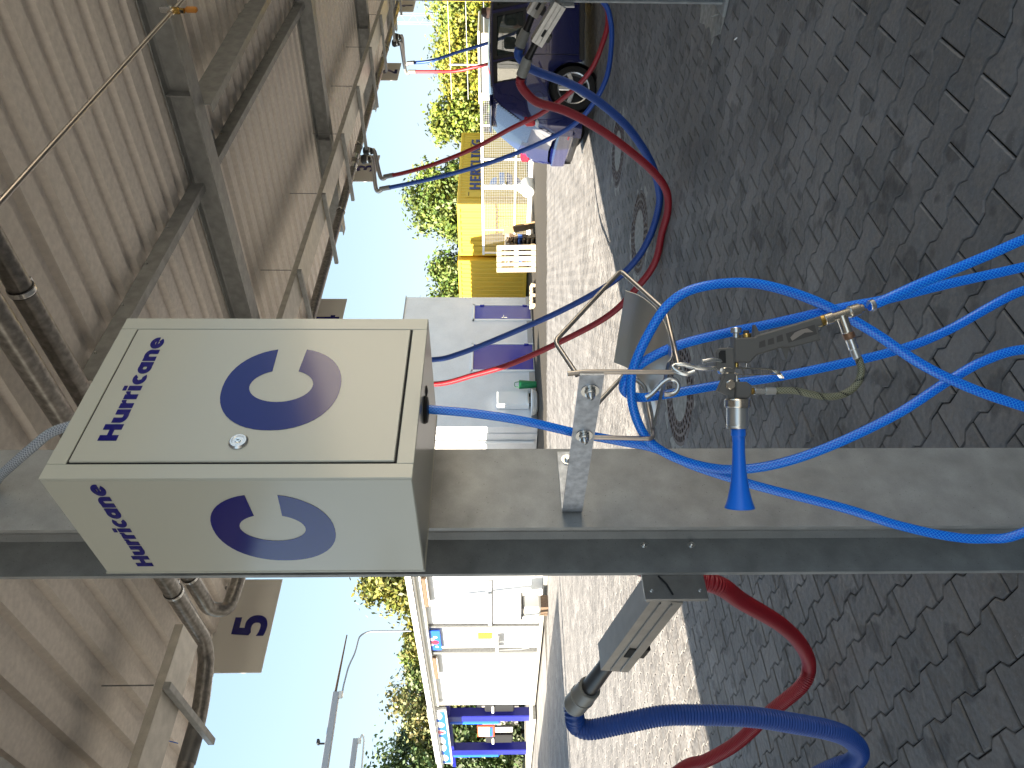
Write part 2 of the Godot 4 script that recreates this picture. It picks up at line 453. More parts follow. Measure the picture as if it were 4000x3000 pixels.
func materials() -> void:
	var soft := bumps("soft", 256, 0.03, 1.2)
	var grain := bumps("grain", 512, 0.12, 2.5, 9)
	tri(mt("galv", Color(0.33, 0.34, 0.335), 0.5, 0.25), mottle("galv", 512, 0.012, 0.82, 1.0, 0.0, 4, 0.0, 0.0012), 1.6, soft, 0.25)
	tri(mt("galv_dark", Color(0.20, 0.205, 0.205), 0.5, 0.3), mottle("galv", 512, 0.012, 0.82, 1.0), 1.6, soft, 0.25)
	tri(mt("zinc", Color(0.46, 0.50, 0.56), 0.36, 0.6), mottle("zincs", 256, 0.03, 0.78, 1.0, 0.002, 6), 6.0, soft, 0.2)
	tri(mt("duct", Color(0.52, 0.50, 0.45), 0.4, 0.35), mottle("duct", 256, 0.02, 0.85, 1.0, 0.0, 7), 1.5)
	tri(mt("roof", Color(0.82, 0.765, 0.70), 0.6, 0.0), mottle("roofm", 512, 0.03, 0.90, 1.0, 0.0, 8), 1.3)
	tri(mt("pipe", Color(0.36, 0.345, 0.32), 0.34, 0.55), mottle("pipem", 512, 0.02, 0.6, 1.0, 0.002, 12), 2.2)
	mt("rod_steel", Color(0.42, 0.38, 0.34), 0.28, 0.85)
	mt("bright_zinc", Color(0.62, 0.63, 0.62), 0.24, 0.85)
	mt("chrome", Color(0.82, 0.79, 0.72), 0.16, 0.9)
	mt("nickel", Color(0.60, 0.55, 0.47), 0.2, 0.9)
	mt("brass", Color(0.55, 0.36, 0.10), 0.24, 0.9)
	mt("rust_nut", Color(0.22, 0.12, 0.07), 0.5, 0.5)
	mt("alu", Color(0.60, 0.60, 0.57), 0.3, 0.8)
	tri(mt("inox", Color(0.42, 0.41, 0.39), 0.34, 0.75), mottle("inoxm", 256, 0.02, 0.9, 1.0, 0.0, 13), 4.0)
	mt("paint_box", Color(0.43, 0.435, 0.37), 0.30, 0.0, {"clearcoat_enabled": true, "clearcoat": 0.35, "clearcoat_roughness": 0.12})
	mt("vinyl_blue", Color(0.0025, 0.004, 0.135), 0.12)
	mt("black_rubber", Color(0.012, 0.012, 0.013), 0.45)
	mt("black_gap", Color(0.01, 0.01, 0.01), 0.8)
	mt("gun_grey", Color(0.105, 0.10, 0.092), 0.52, 0.1)
	mt("gun_inlay", Color(0.055, 0.05, 0.045), 0.6)
	mt("gun_label", Color(0.23, 0.20, 0.17), 0.5)
	mt("horn_blue", Color(0.006, 0.15, 0.72), 0.34)
	mt("nozzle_black", Color(0.008, 0.008, 0.009), 0.38)
	mt("cuff_grey", Color(0.19, 0.19, 0.175), 0.35)
	mt("vac_blue", Color(0.010, 0.055, 0.27), 0.42)
	mt("vac_red", Color(0.24, 0.008, 0.016), 0.42)
	mt("white_trim", Color(0.78, 0.78, 0.77), 0.4)
	tri(mt("white_wall", Color(0.76, 0.76, 0.76), 0.6), mottle("wallm", 256, 0.012, 0.94, 1.0, 0.0, 21), 0.3)
	mt("render_cream", Color(0.72, 0.67, 0.58), 0.8)
	mt("door_blue", Color(0.012, 0.022, 0.30), 0.22)
	mt("post_blue", Color(0.008, 0.012, 0.22), 0.35)
	mt("sign_blue", Color(0.01, 0.09, 0.50), 0.3)
	mt("brush_blue", Color(0.01, 0.12, 0.70), 0.4)
	mt("grey_panel", Color(0.30, 0.29, 0.27), 0.5)
	mt("lamp_grey", Color(0.35, 0.36, 0.37), 0.45, 0.3)
	mt("sign_grey", Color(0.64, 0.63, 0.58), 0.4)
	mt("container_yellow", Color(0.66, 0.44, 0.045), 0.45)
	mt("container_print", Color(0.012, 0.035, 0.20), 0.45)
	mt("container_print_light", Color(0.06, 0.22, 0.60), 0.45)
	mt("dark_print", Color(0.03, 0.025, 0.02), 0.6)
	tri(mt("wood", Color(0.42, 0.30, 0.18), 0.75), mottle("woodm", 256, 0.05, 0.6, 1.0, 0.0, 31), 2.0)
	tri(mt("wood_pale", Color(0.66, 0.56, 0.42), 0.75), mottle("woodm", 256, 0.05, 0.6, 1.0), 2.0)
	tri(mt("wood_dark", Color(0.20, 0.13, 0.08), 0.8), mottle("woodm", 256, 0.05, 0.6, 1.0), 2.0)
	mt("wood_blue", Color(0.05, 0.12, 0.38), 0.7)
	mt("card", Color(0.36, 0.24, 0.13), 0.85)
	mt("iron", Color(0.075, 0.05, 0.042), 0.6, 0.3)
	tri(mt("concrete", Color(0.33, 0.325, 0.30), 0.85), mottle("concm", 256, 0.03, 0.75, 1.0, 0.01, 41), 2.0, grain, 0.4)
	mt("car_blue", Color(0.006, 0.010, 0.085), 0.25, 0.25, {"clearcoat_enabled": true, "clearcoat": 1.0, "clearcoat_roughness": 0.03})
	mt("car_black", Color(0.010, 0.010, 0.011), 0.5)
	mt("car_glass", Color(0.02, 0.035, 0.035), 0.03, 0.0, {"transparency": BaseMaterial3D.TRANSPARENCY_ALPHA})
	mats["car_glass"].albedo_color.a = 0.62
	mt("car_seat", Color(0.05, 0.05, 0.055), 0.9)
	mt("tyre", Color(0.010, 0.010, 0.010), 0.85)
	mt("alloy", Color(0.62, 0.63, 0.64), 0.25, 0.7)
	mt("tail_red", Color(0.50, 0.012, 0.03), 0.12)
	mt("lamp_clear", Color(0.62, 0.66, 0.70), 0.1)
	mt("skin", Color(0.55, 0.33, 0.24), 0.55)
	mt("hair", Color(0.045, 0.02, 0.012), 0.6)
	mt("shirt", Color(0.62, 0.60, 0.55), 0.8)
	mt("orange_plastic", Color(0.42, 0.17, 0.02), 0.45)
	mt("bark", Color(0.07, 0.05, 0.035), 0.9)
	mt("cable", Color(0.30, 0.32, 0.33), 0.6)
	mt("red_frame", Color(0.48, 0.06, 0.02), 0.5)
	mt("paper_white", Color(0.75, 0.75, 0.74), 0.6)
	mt("yellow_print", Color(0.80, 0.62, 0.02), 0.5)
	mt("green_plastic", Color(0.01, 0.20, 0.07), 0.5)
	mt("fabric_white", Color(0.74, 0.73, 0.68), 0.9)
	# blue hose with white braid under a clear skin
	var s := 128
	var d := PackedByteArray(); d.resize(s * s * 3)
	for y in s:
		for x in s:
			var a := fposmod((x + y) / 16.0, 1.0); var b := fposmod((x - y) / 16.0, 1.0)
			var k: float = max(0.0, 1.0 - min(absf(a - 0.5), absf(b - 0.5)) * 7.0)
			var i := (y * s + x) * 3
			d[i] = int(6 + 60 * k); d[i + 1] = int(96 + 84 * k); d[i + 2] = int(222 + 30 * k)
	var bm := mt("hose_blue", Color(1.0, 1.0, 1.0), 0.26)
	bm.albedo_texture = to_tex(s, d)
	bm.uv1_scale = Vector3(1.0, 18.0, 1.0)
	var d2 := PackedByteArray(); d2.resize(s * s * 3)
	for y in s:
		for x in s:
			var a := fposmod((x + y) / 16.0, 1.0); var b := fposmod((x - y) / 16.0, 1.0)
			var k: float = max(0.0, 1.0 - min(absf(a - 0.5), absf(b - 0.5)) * 6.0)
			var i := (y * s + x) * 3
			d2[i] = int(128 + 90 * k); d2[i + 1] = int(136 + 88 * k); d2[i + 2] = int(146 + 84 * k)
	var cm := mt("hose_clear", Color(0.8, 0.82, 0.85), 0.25)
	cm.albedo_texture = to_tex(s, d2)
	cm.uv1_scale = Vector3(1.0, 18.0, 1.0)
	# woven steel and textile hose with black tracer threads
	var d3 := PackedByteArray(); d3.resize(s * s * 3)
	for y in s:
		for x in s:
			var w1 := 0.5 + 0.5 * sin((x + y) * TAU / 16.0); var w2 := 0.5 + 0.5 * sin((x - y) * TAU / 16.0)
			var g: float = 0.30 + 0.34 * maxf(w1, w2)
			var tr := fposmod((x - y) / 128.0, 1.0)
			if tr < 0.13 and w1 > 0.35: g = 0.05
			var i := (y * s + x) * 3
			d3[i] = int(g * 255); d3[i + 1] = int(g * 255); d3[i + 2] = int(g * 215)
	var wm := mt("hose_woven", Color(0.62, 0.62, 0.58), 0.5, 0.15)
	wm.albedo_texture = to_tex(s, d3)
	wm.uv1_scale = Vector3(1.0, 26.0, 1.0)
	# paving: a broad tone map with stains, fine stone grain on top
	var pn := 1024
	var a0 := noise_bytes(pn, 0.0035, 51, 4)
	var a1 := noise_bytes(pn, 0.010, 52, 3)
	var a2 := noise_bytes(pn, 0.12, 54, 2)
	var dd := PackedByteArray(); dd.resize(pn * pn * 3)
	var r := RandomNumberGenerator.new(); r.seed = 99
	for i in pn * pn:
		var g: float = 0.74 + 0.26 * a0[i] / 255.0
		if a1[i] > 176: g *= 1.0 - min(0.20, (a1[i] - 176) * 0.009)
		g *= 0.9 + 0.1 * a2[i] / 255.0
		g += (r.randf() - 0.5) * 0.07
		if r.randf() < 0.0025: g += 0.25
		var q: float = a0[(i * 7 + 400) % (pn * pn)] / 255.0 * 0.03
		dd[i * 3] = int(clamp(g + q - 0.01, 0, 1) * 255); dd[i * 3 + 1] = int(clamp(g, 0, 1) * 255); dd[i * 3 + 2] = int(clamp(g - q + 0.02, 0, 1) * 255)
	var pt := to_tex(pn, dd)
	for k in 5:
		var tone: float = [0.205, 0.185, 0.225, 0.195, 0.165][k]
		var pm := mt("paver_%d" % k, Color(tone * 1.02, tone, tone * 0.97), 0.72)
		tri(pm, pt, 0.37, grain, 0.5)
	var pf := mt("paver_field", Color(0.195, 0.191, 0.185), 0.72)
	tri(pf, pt, 0.37, grain, 0.5)
	pf.vertex_color_use_as_albedo = true
	tri(mt("joint", Color(0.030, 0.027, 0.020), 0.95), mottle("jointm", 256, 0.08, 0.5, 1.0, 0.02, 61, 0.05), 3.0)
	tri(mt("ground", Color(0.20, 0.195, 0.185), 0.85), pt, 0.25)
	tri(mt("verge", Color(0.10, 0.12, 0.04), 0.95), mottle("vergem", 256, 0.06, 0.5, 1.0, 0.02, 62, 0.04), 0.4)
	var lm := mt("leaf", Color(1, 1, 1), 0.6, 0.0, {"vertex_color_use_as_albedo": true, "backlight": Color(0.45, 0.55, 0.15)})
	lm.cull_mode = BaseMaterial3D.CULL_DISABLED

# ------------------------------------------------------------------ ground
const COVERS := [[3.69, -3.815], [5.80, -3.83], [7.46, -3.855]]

func ground() -> void:
	var g := Mb.new()
	g.quad(Vector3(-400, -0.05, 400), Vector3(500, -0.05, 400), Vector3(500, -0.05, -500), Vector3(-400, -0.05, -500), Vector3.UP)
	tag(obj("ground", g, mats["ground"]), "", "", "", "structure")
	var vg := Mb.new()
	vg.quad(Vector3(24.6, -0.02, 40), Vector3(200, -0.02, 40), Vector3(200, -0.02, -120), Vector3(24.6, -0.02, -120), Vector3.UP)
	vg.quad(Vector3(-200, -0.02, -33), Vector3(24.6, -0.02, -33), Vector3(24.6, -0.02, -120), Vector3(-200, -0.02, -120), Vector3.UP)
	tag(obj("lawn", vg, mats["verge"]), "", "", "", "structure")
	var pave := Node3D.new(); pave.name = "pavement"; add_child(pave)
	pave.set_meta("kind", "structure")
	var jb := Mb.new()
	jb.quad(Vector3(-6, -0.0085, 6), Vector3(24, -0.0085, 6), Vector3(24, -0.0085, -19), Vector3(-6, -0.0085, -19), Vector3.UP)
	obj("joint_bed", jb, mats["joint"], pave)
	# bone-shaped concrete stone, half-length 0.1, wide ends and a waist
	var L := 0.0995; var W := 0.0765; var N := 0.0530; var t0 := 0.0625; var t1 := 0.0375
	var outl := [Vector2(-W, -L), Vector2(W, -L), Vector2(W, -t0), Vector2(N, -t1), Vector2(N, t1), Vector2(W, t0), Vector2(W, L), Vector2(-W, L), Vector2(-W, t0), Vector2(-N, t1), Vector2(-N, -t1), Vector2(-W, -t0)]
	var ins := Mb.new().inset(PackedVector2Array(outl), 0.004)
	var stone := func(deep: float) -> Mb:
		var k := Mb.new()
		var tr := Geometry2D.triangulate_polygon(ins)
		for i in range(0, tr.size(), 3):
			k.tri(Vector3(ins[tr[i]].x, 0, ins[tr[i]].y), Vector3(ins[tr[i + 1]].x, 0, ins[tr[i + 1]].y), Vector3(ins[tr[i + 2]].x, 0, ins[tr[i + 2]].y), Vector3.UP)
		for i in outl.size():
			var j: int = (i + 1) % outl.size()
			var a := Vector3(outl[i].x, -0.005, outl[i].y); var b := Vector3(outl[j].x, -0.005, outl[j].y)
			var e := (b - a).normalized()
			var nn := Vector3(e.z, 0, -e.x)
			k.quad(a, b, Vector3(ins[j].x, 0, ins[j].y), Vector3(ins[i].x, 0, ins[i].y), (nn + Vector3.UP).normalized())
			if deep > 0.0: k.quad(a, b, b - Vector3(0, deep, 0), a - Vector3(0, deep, 0), nn)
		return k
	var km: Mb = stone.call(0.03)
	var near_mesh := []
	for i in 5: near_mesh.append(km.commit(mats["paver_%d" % i]))
	var far_mesh: ArrayMesh = (stone.call(0.008) as Mb).commit(mats["paver_field"])
	var yaw := 0.79062
	var fw := Vector3(cos(yaw), 0, -sin(yaw)); var rt := Vector3(sin(yaw), 0, cos(yaw))
	var spots := []
	var sx := 0.1336; var sz := 0.205
	for i in range(-60, 175):
		var x: float = 2.340 + i * sx
		for j in range(-92, 22):
			var z: float = -0.8 + j * sz + (sz * 0.5 if posmod(i, 2) == 1 else 0.0)
			var f := x * fw.x + z * fw.z
			var l := x * rt.x + z * rt.z
			if f > 19.0 or f < -1.0: continue
			if absf(l) > 1.6 + f * 0.62: continue
			var skip := false
			for cvr in COVERS:
				if Vector2(x - cvr[0], z - cvr[1]).length() < 0.40: skip = true
			for k in 3:
				if absf(x - COLX - BAY * k) < 0.13 and absf(z + 1.33) < 0.16: skip = true
			if skip: continue
			var shown: bool = f > 1.75 and absf(l) < f * 0.545
			spots.append([f if shown else f + 100.0, x, z])
	spots.sort_custom(func(a, b): return a[0] < b[0])
	var n := spots.size()
	var mm := MultiMesh.new()
	mm.transform_format = MultiMesh.TRANSFORM_3D; mm.use_colors = true; mm.mesh = far_mesh
	mm.instance_count = n - 300
	for i in n:
		var s: Array = spots[i]
		var b := Basis(Vector3.UP, rng.randfn(0.0, 0.006))
		b = b * Basis(Vector3.RIGHT, rng.randfn(0.0, 0.006)) * Basis(Vector3.BACK, rng.randfn(0.0, 0.006))
		var x := Transform3D(b, Vector3(s[1], rng.randfn(0.0, 0.0008) - 0.001, s[2]))
		var tone := rng.randf()
		if i < 300:
			inst("paver", near_mesh[int(tone * 4.999)], pave, x)
		else:
			mm.set_instance_transform(i - 300, x)
			var g2 := 0.80 + tone * 0.34
			mm.set_instance_color(i - 300, Color(g2 * 1.01, g2, g2 * 0.985))
	var mi := MultiMeshInstance3D.new(); mi.multimesh = mm; mi.name = "paver_field"; mi.set_meta("kind", "stuff")
	pave.add_child(mi)

# ------------------------------------------------------------------ canopy
func ibeam(b: float, h: float, tf: float, tw: float) -> Array:
	var x := b * 0.5; var y := h * 0.5; var w := tw * 0.5; var r := 0.012
	return [Vector2(-x, -y), Vector2(x, -y), Vector2(x, -y + tf), Vector2(w + r, -y + tf), Vector2(w, -y + tf + r), Vector2(w, y - tf - r), Vector2(w + r, y - tf), Vector2(x, y - tf), Vector2(x, y), Vector2(-x, y), Vector2(-x, y - tf), Vector2(-w - r, y - tf), Vector2(-w, y - tf - r), Vector2(-w, -y + tf + r), Vector2(-w - r, -y + tf), Vector2(-x, -y + tf)]

func roof_y(z: float) -> float:
	return 3.418 - SLOPE * z

func canopy() -> void:
	var root := thing("canopy", "long galvanised steel canopy with corrugated roof standing on steel columns", "canopy")
	var gal: Material = mats["galv"]
	var up := Basis(Vector3(1, 0, 0), Vector3(0, 0, 1), Vector3(0, 1, 0))
	var ck := Mb.new()
	ck.prism(ibeam(0.205, 0.19, 0.0105, 0.0075), Transform3D(up, Vector3.ZERO), 0.02, 3.26, 0.0012)
	ck.box(Vector3(0, 0.010, 0), Vector3(0.30, 0.020, 0.30), Basis(), 0.002)
	var cm := ck.commit(gal)
	var bk := Mb.new()
	bk.lathe(Vector3.ZERO, Vector3(0, 0, 1), [[0, 0.0], [0, 0.0085], [0.0015, 0.0085], [0.0015, 0.0055], [0.007, 0.0055], [0.0095, 0.0035], [0.011, 0.0]], 12)
	var bolt := bk.commit(mats["bright_zinc"])
	for k in range(-2, 6):
		var c := inst("column", cm, root, Transform3D(Basis(), Vector3(COLX + BAY * k, 0, -1.33)))
		for y in [1.071, 0.963]:
			inst("bolt", bolt, c, Transform3D(Basis(), Vector3(-0.033, y - 0.048, -0.0840)))
	# rafters follow the fall of the roof
	var dz := Vector3(0, SLOPE, -1).normalized()
	var rb := Basis(Vector3(1, 0, 0), Vector3(1, 0, 0).cross(dz) * -1.0, dz)
	var z0 := 1.35; var z1 := -5.55
	var rk := Mb.new()
	rk.prism(ibeam(0.165, 0.18, 0.010, 0.007), Transform3D(rb, Vector3(0, roof_y(z0) - 0.0935, z0)), 0.0, (z0 - z1) / absf(dz.z), 0.001)
	for z in [-1.33, -2.02, -4.2]:
		for s in [-1.0, 1.0]:
			rk.box(Vector3(s * 0.042, roof_y(z) - 0.0935, z), Vector3(0.07, 0.157, 0.008), rb)
	var rm := rk.commit(gal)
	for k in range(-2, 6): inst("rafter", rm, root, Transform3D(Basis(), Vector3(COLX + BAY * k, 0, 0)))
	# purlins: thin channels between the rafters
	for k in range(-2, 5):
		for z in [-2.64, 0.4]:
			var xa := COLX + BAY * k + 0.07; var xb := COLX + BAY * (k + 1) - 0.07
			if k == 0 and z < 0: xa = 2.64
			var y := roof_y(z) - 0.004
			var pk := Mb.new()
			pk.box(Vector3((xa + xb) / 2, y - 0.048, z), Vector3(xb - xa, 0.096, 0.006))
			pk.box(Vector3((xa + xb) / 2, y - 0.094, z - 0.028), Vector3(xb - xa, 0.004, 0.050))
			pk.box(Vector3((xa + xb) / 2, y - 0.003, z - 0.028), Vector3(xb - xa, 0.004, 0.050))
			var pn := obj("purlin", pk, gal, root)
			if k <= 1 and z < 0:
				for q in int((xb - xa) / 0.4):
					inst("screw", bolt, pn, Transform3D(Basis(), Vector3(xa + 0.2 + q * 0.4, y - 0.018, z + 0.0035)))
	var br := Mb.new()
	var bd := Vector3(1, 0.043, 0).normalized()
	var bb := Basis(bd, Vector3(0, 0, 1).cross(bd), Vector3(0, 0, 1))
	br.box(Vector3(6.55, 3.418, -2.14), Vector3(3.62, 0.165, 0.007), bb)
	br.box(Vector3(6.55, 3.338, -2.168), Vector3(3.62, 0.006, 0.05), bb)
	br.box(Vector3(6.55, 3.497, -2.168), Vector3(3.62, 0.006, 0.05), bb)
	obj("brace", br, gal, root)
	# corrugated sheets, five ribs each
	var p := 0.2236; var lo := 0.112; var sl := 0.018; var hi := p - lo - 2 * sl; var hh := 0.038
	var sk := Mb.new()
	var pts := []
	for i in 5:
		var x := i * p
		pts.append_array([Vector2(x, 0), Vector2(x + lo, 0), Vector2(x + lo + sl, hh), Vector2(x + lo + sl + hi, hh)])
	pts.append(Vector2(5 * p, 0)); pts.append(Vector2(5 * p + 0.02, 0.001))
	for i in pts.size() - 1:
		var a: Vector2 = pts[i]; var b: Vector2 = pts[i + 1]
		var e := (b - a).normalized()
		var nn := Vector3(e.y, -e.x, 0)
		sk.quad(Vector3(a.x, a.y + roof_y(1.45), 1.45), Vector3(b.x, b.y + roof_y(1.45), 1.45), Vector3(b.x, b.y + roof_y(-5.62), -5.62), Vector3(a.x, a.y + roof_y(-5.62), -5.62), nn)
	var smesh := sk.commit(mats["roof"])
	for k in range(-11, 16):
		inst("roof_sheet", smesh, root, Transform3D(Basis(), Vector3(3.36 + k * 5 * p, 0.002 + (k & 1) * 0.0015, 0)))
	# edge flashing
	var fl := Mb.new()
	fl.box(Vector3(6.0, roof_y(-5.62) + 0.02, -5.635), Vector3(30.5, 0.11, 0.004))
	obj("edge_flashing", fl, mats["duct"], root)

# ------------------------------------------------------------------ pipes and ducts under the roof
func clamp_ring(o: Vector3, axis: Vector3, r: float, parent: Node) -> void:
	var c := lt("pipe_clamp", o - axis * 0.0125, axis, [[0, r + 0.001], [0, r + 0.006], [0.003, r + 0.007], [0.022, r + 0.007], [0.025, r + 0.006], [0.025, r + 0.001]], mats["bright_zinc"], parent, 28)
	lt("rubber", o - axis * 0.018, axis, [[0, r + 0.0005], [0, r + 0.004], [0.036, r + 0.004], [0.036, r + 0.0005]], mats["black_rubber"], c, 28)
	var up := axis.cross(Vector3.UP).normalized()
	var side := up
	bx("clamp_lug", o + side * (r + 0.016), Vector3(0.026, 0.026, 0.026), mats["bright_zinc"], c, 0.003, Basis(up, axis.cross(up), axis))

func pipework() -> void:
	var pm: Material = mats["pipe"]
	var a := thing("suction_pipe", "galvanised suction pipe under the roof that bends towards the sign numbered four", "pipe", Vector3.ZERO, Basis(), "suction pipes under the canopy roof")
	var run := bend([Vector3(2.50, 3.395, 2.4), Vector3(2.50, 3.395, -4.80), Vector3(2.54, 3.30, -4.90), Vector3(2.75, 3.292, -4.92), Vector3(20.0, 3.292, -4.92)], 0.17, 8)
	tb("pipe_run", run, 0.050, pm, a, 24)
	for q in [[Vector3(2.5, 3.395, -1.95), Vector3(0, 0, -1)], [Vector3(2.5, 3.395, -4.35), Vector3(0, 0, -1)]]: clamp_ring(q[0], q[1], 0.050, a)
	for x in [5.1, 7.9, 9.6, 11.6, 13.2, 15.2]: clamp_ring(Vector3(x, 3.292, -4.92), Vector3(1, 0, 0), 0.050, a)
	for x in [8.95, 9.2, 12.7]:
		lt("sleeve", Vector3(x, 3.292, -4.92), Vector3(1, 0, 0), [[0, 0.05], [0.0, 0.053], [0.13, 0.053], [0.13, 0.05]], mats["bright_zinc"], a, 24)
	var b := thing("suction_pipe", "galvanised suction pipe under the roof that bends away past the sign numbered five", "pipe", Vector3.ZERO, Basis(), "suction pipes under the canopy roof")
	var run2 := bend([Vector3(2.25, 3.345, 2.4), Vector3(2.25, 3.345, -4.72), Vector3(2.18, 3.335, -4.85), Vector3(1.85, 3.300, -4.92), Vector3(-8.0, 3.292, -4.92)], 0.22, 8)
	tb("pipe_run", run2, 0.053, pm, b, 24)
	for z in [-1.75, -4.1]: clamp_ring(Vector3(2.25, 3.345, z), Vector3(0, 0, -1), 0.053, b)
	lt("sleeve", Vector3(1.52, 3.297, -4.92), Vector3(1, 0, 0), [[0, 0.052], [0.0, 0.0565], [0.22, 0.0565], [0.22, 0.052]], mats["galv_dark"], b, 24)
	lt("black_plug", Vector3(1.20, 3.292, -4.96), Vector3(0, -1, 0), [[0, 0.0], [0.02, 0.03], [0.10, 0.03], [0.10, 0.0]], mats["black_rubber"], b, 16)
	tb("cable_tie", [Vector3(1.62, 3.36, -4.86), Vector3(1.62, 3.42, -4.80), Vector3(1.62, 3.44, -4.74)], 0.003, mats["horn_blue"], b, 6)
	# cable duct hung on threaded rods, two lengths with a gap where the pipes pass
	for q in [[-8.0, 2.03, "short wide sheet-metal cable duct under the roof beside the sign numbered five"], [3.45, 20.0, "long wide sheet-metal cable duct under the roof running past signs three and two"]]:
		var dct := thing("cable_duct", q[2], "cable duct", Vector3.ZERO, Basis(), "cable ducts under the canopy roof")
		var L: float = q[1] - q[0]
		bx("tray", Vector3((q[0] + q[1]) / 2, 3.238, -4.225), Vector3(L, 0.052, 0.29), mats["duct"], dct, 0.002)
		var x: float = q[0] + 1.5 if q[0] < 0 else 4.15
		while x < q[1]:
			tb("hanger_rod", [Vector3(x, 3.26, -4.06), Vector3(x, roof_y(-4.06), -4.06)], 0.004, mats["galv_dark"], dct, 6)
			bx("support_rail", Vector3(x, 3.188, -4.51), Vector3(0.041, 0.041, 0.90), mats["galv"], dct, 0.003)
			x += 1.36
	# compressed-air line with a shut-off valve
	var al := thing("air_line", "thin steel compressed-air tube with yellow valve below the roof", "pipe")
	tb("tube", [Vector3(-7, 2.86, -1.20), Vector3(19, 2.90, -1.20)], 0.0085, mats["rod_steel"], al, 12)
	lt("coupling", Vector3(3.62, 2.878, -1.20), Vector3(1, 0, 0), [[0, 0.0085], [0, 0.014], [0.05, 0.014], [0.05, 0.0085]], mats["nickel"], al, 12)
	lt("valve_body", Vector3(3.66, 2.878, -1.20), Vector3(0, -1, 0), [[0, 0.0], [0, 0.016], [0.03, 0.016], [0.03, 0.012], [0.055, 0.012], [0.055, 0.0]], mats["brass"], al, 12)
	bx("valve_handle", Vector3(3.675, 2.795, -1.20), Vector3(0.028, 0.055, 0.024), mats["orange_plastic"], al, 0.006)
	bx("wall_clip", Vector3(3.68, 2.915, -1.20), Vector3(0.035, 0.05, 0.025), mats["bright_zinc"], al, 0.004)
	tb("drain_tube", [Vector3(3.65, 2.83, -1.20), Vector3(3.62, 2.825, -1.19), Vector3(3.60, 2.81, -1.185)], 0.006, mats["black_rubber"], al, 8)

func text(s: String, size: float, depth: float, m: Material, parent: Node, x: Transform3D, called := "lettering", heavy := 0.4, squeeze := 1.0) -> MeshInstance3D:
	var f := SystemFont.new(); f.font_names = PackedStringArray(["Droid Sans"]); f.font_weight = 700
	var fv := FontVariation.new(); fv.base_font = f; fv.variation_embolden = heavy
	var t := TextMesh.new()
	t.text = s; t.font = fv; t.font_size = 64; t.pixel_size = size / 64.0; t.depth = depth
	t.curve_step = 1.0
	t.horizontal_alignment = HORIZONTAL_ALIGNMENT_CENTER; t.vertical_alignment = VERTICAL_ALIGNMENT_CENTER
	t.material = m
	var o := MeshInstance3D.new(); o.mesh = t; o.name = called
	parent.add_child(o, true)
	o.transform = x * Transform3D(Basis().scaled(Vector3(squeeze, 1, 1)), Vector3.ZERO)
	return o

func bay_signs() -> void:
	var xs := [2.757, 6.55, 10.14, 13.78, 17.42]
	for i in 5:
		var s := thing("bay_sign", "light grey hanging sign with the blue number %s at the roof edge" % ["five", "four", "three", "two", "one"][i], "sign", Vector3(xs[i], 3.165, -5.55), Basis(), "numbered bay signs along the canopy")
		bx("panel", Vector3(0, 0.225, 0), Vector3(0.80, 0.45, 0.012), mats["sign_grey"], s, 0.002)
		text(str(5 - i), 0.36, 0.003, mats["vinyl_blue"], s, Transform3D(Basis(), Vector3(-0.02, 0.165, 0.0085)), "number", 0.4)
		for dx in [-0.33, 0.33]: bx("strap", Vector3(dx, 0.44, -0.012), Vector3(0.03, 0.12, 0.004), mats["galv"], s)

# ------------------------------------------------------------------ manhole covers
func manholes() -> void:
	var ik := Mb.new()
	ik.lathe(Vector3.ZERO, Vector3.UP, [[-0.03, 0.395], [-0.004, 0.395], [-0.001, 0.392], [-0.001, 0.372], [-0.012, 0.370], [-0.012, 0.332], [-0.002, 0.330], [-0.002, 0.308], [-0.012, 0.306], [-0.014, 0.228], [-0.002, 0.226], [-0.002, 0.216], [-0.01, 0.214]], 64)
	for i in 40:
		var a := TAU * i / 40
		ik.box(Vector3(cos(a) * 0.351, -0.007, sin(a) * 0.351), Vector3(0.038, 0.012, 0.020), Basis(Vector3.UP, -a))
	for i in 28:
		var a := TAU * (i + 0.5) / 28
		ik.box(Vector3(cos(a) * 0.267, -0.008, sin(a) * 0.267), Vector3(0.080, 0.012, 0.022), Basis(Vector3.UP, -a))
		ik.box(Vector3(cos(a + 0.11) * 0.267, -0.008, sin(a + 0.11) * 0.267), Vector3(0.016, 0.010, 0.035), Basis(Vector3.UP, -a))
	var im := ik.commit(mats["iron"])
	var ck := Mb.new()
	ck.lathe(Vector3.ZERO, Vector3.UP, [[-0.02, 0.218], [-0.0045, 0.218], [-0.003, 0.212], [-0.003, 0.0]], 48)
	var cm := ck.commit(mats["concrete"])
	var mk := Mb.new()
	mk.lathe(Vector3.ZERO, Vector3.UP, [[-0.004, 0.50], [-0.003, 0.398]], 48)
	var mm := mk.commit(mats["concrete"])
	var lab := ["round manhole cover with concrete centre straight below the hanging air gun", "round manhole cover with concrete centre where red and blue hoses lie beside it", "round manhole cover with concrete centre on the side towards the blue car"]
	for i in 3:
		var t := thing("manhole_cover", lab[i], "manhole cover", Vector3(COVERS[i][0], 0, COVERS[i][1]), Basis(Vector3.UP, 0.4 * i), "manhole covers in the paving")
		inst("iron_frame", im, t, Transform3D())
		inst("concrete_lid", cm, t, Transform3D())
		inst("mortar_bed", mm, t, Transform3D())

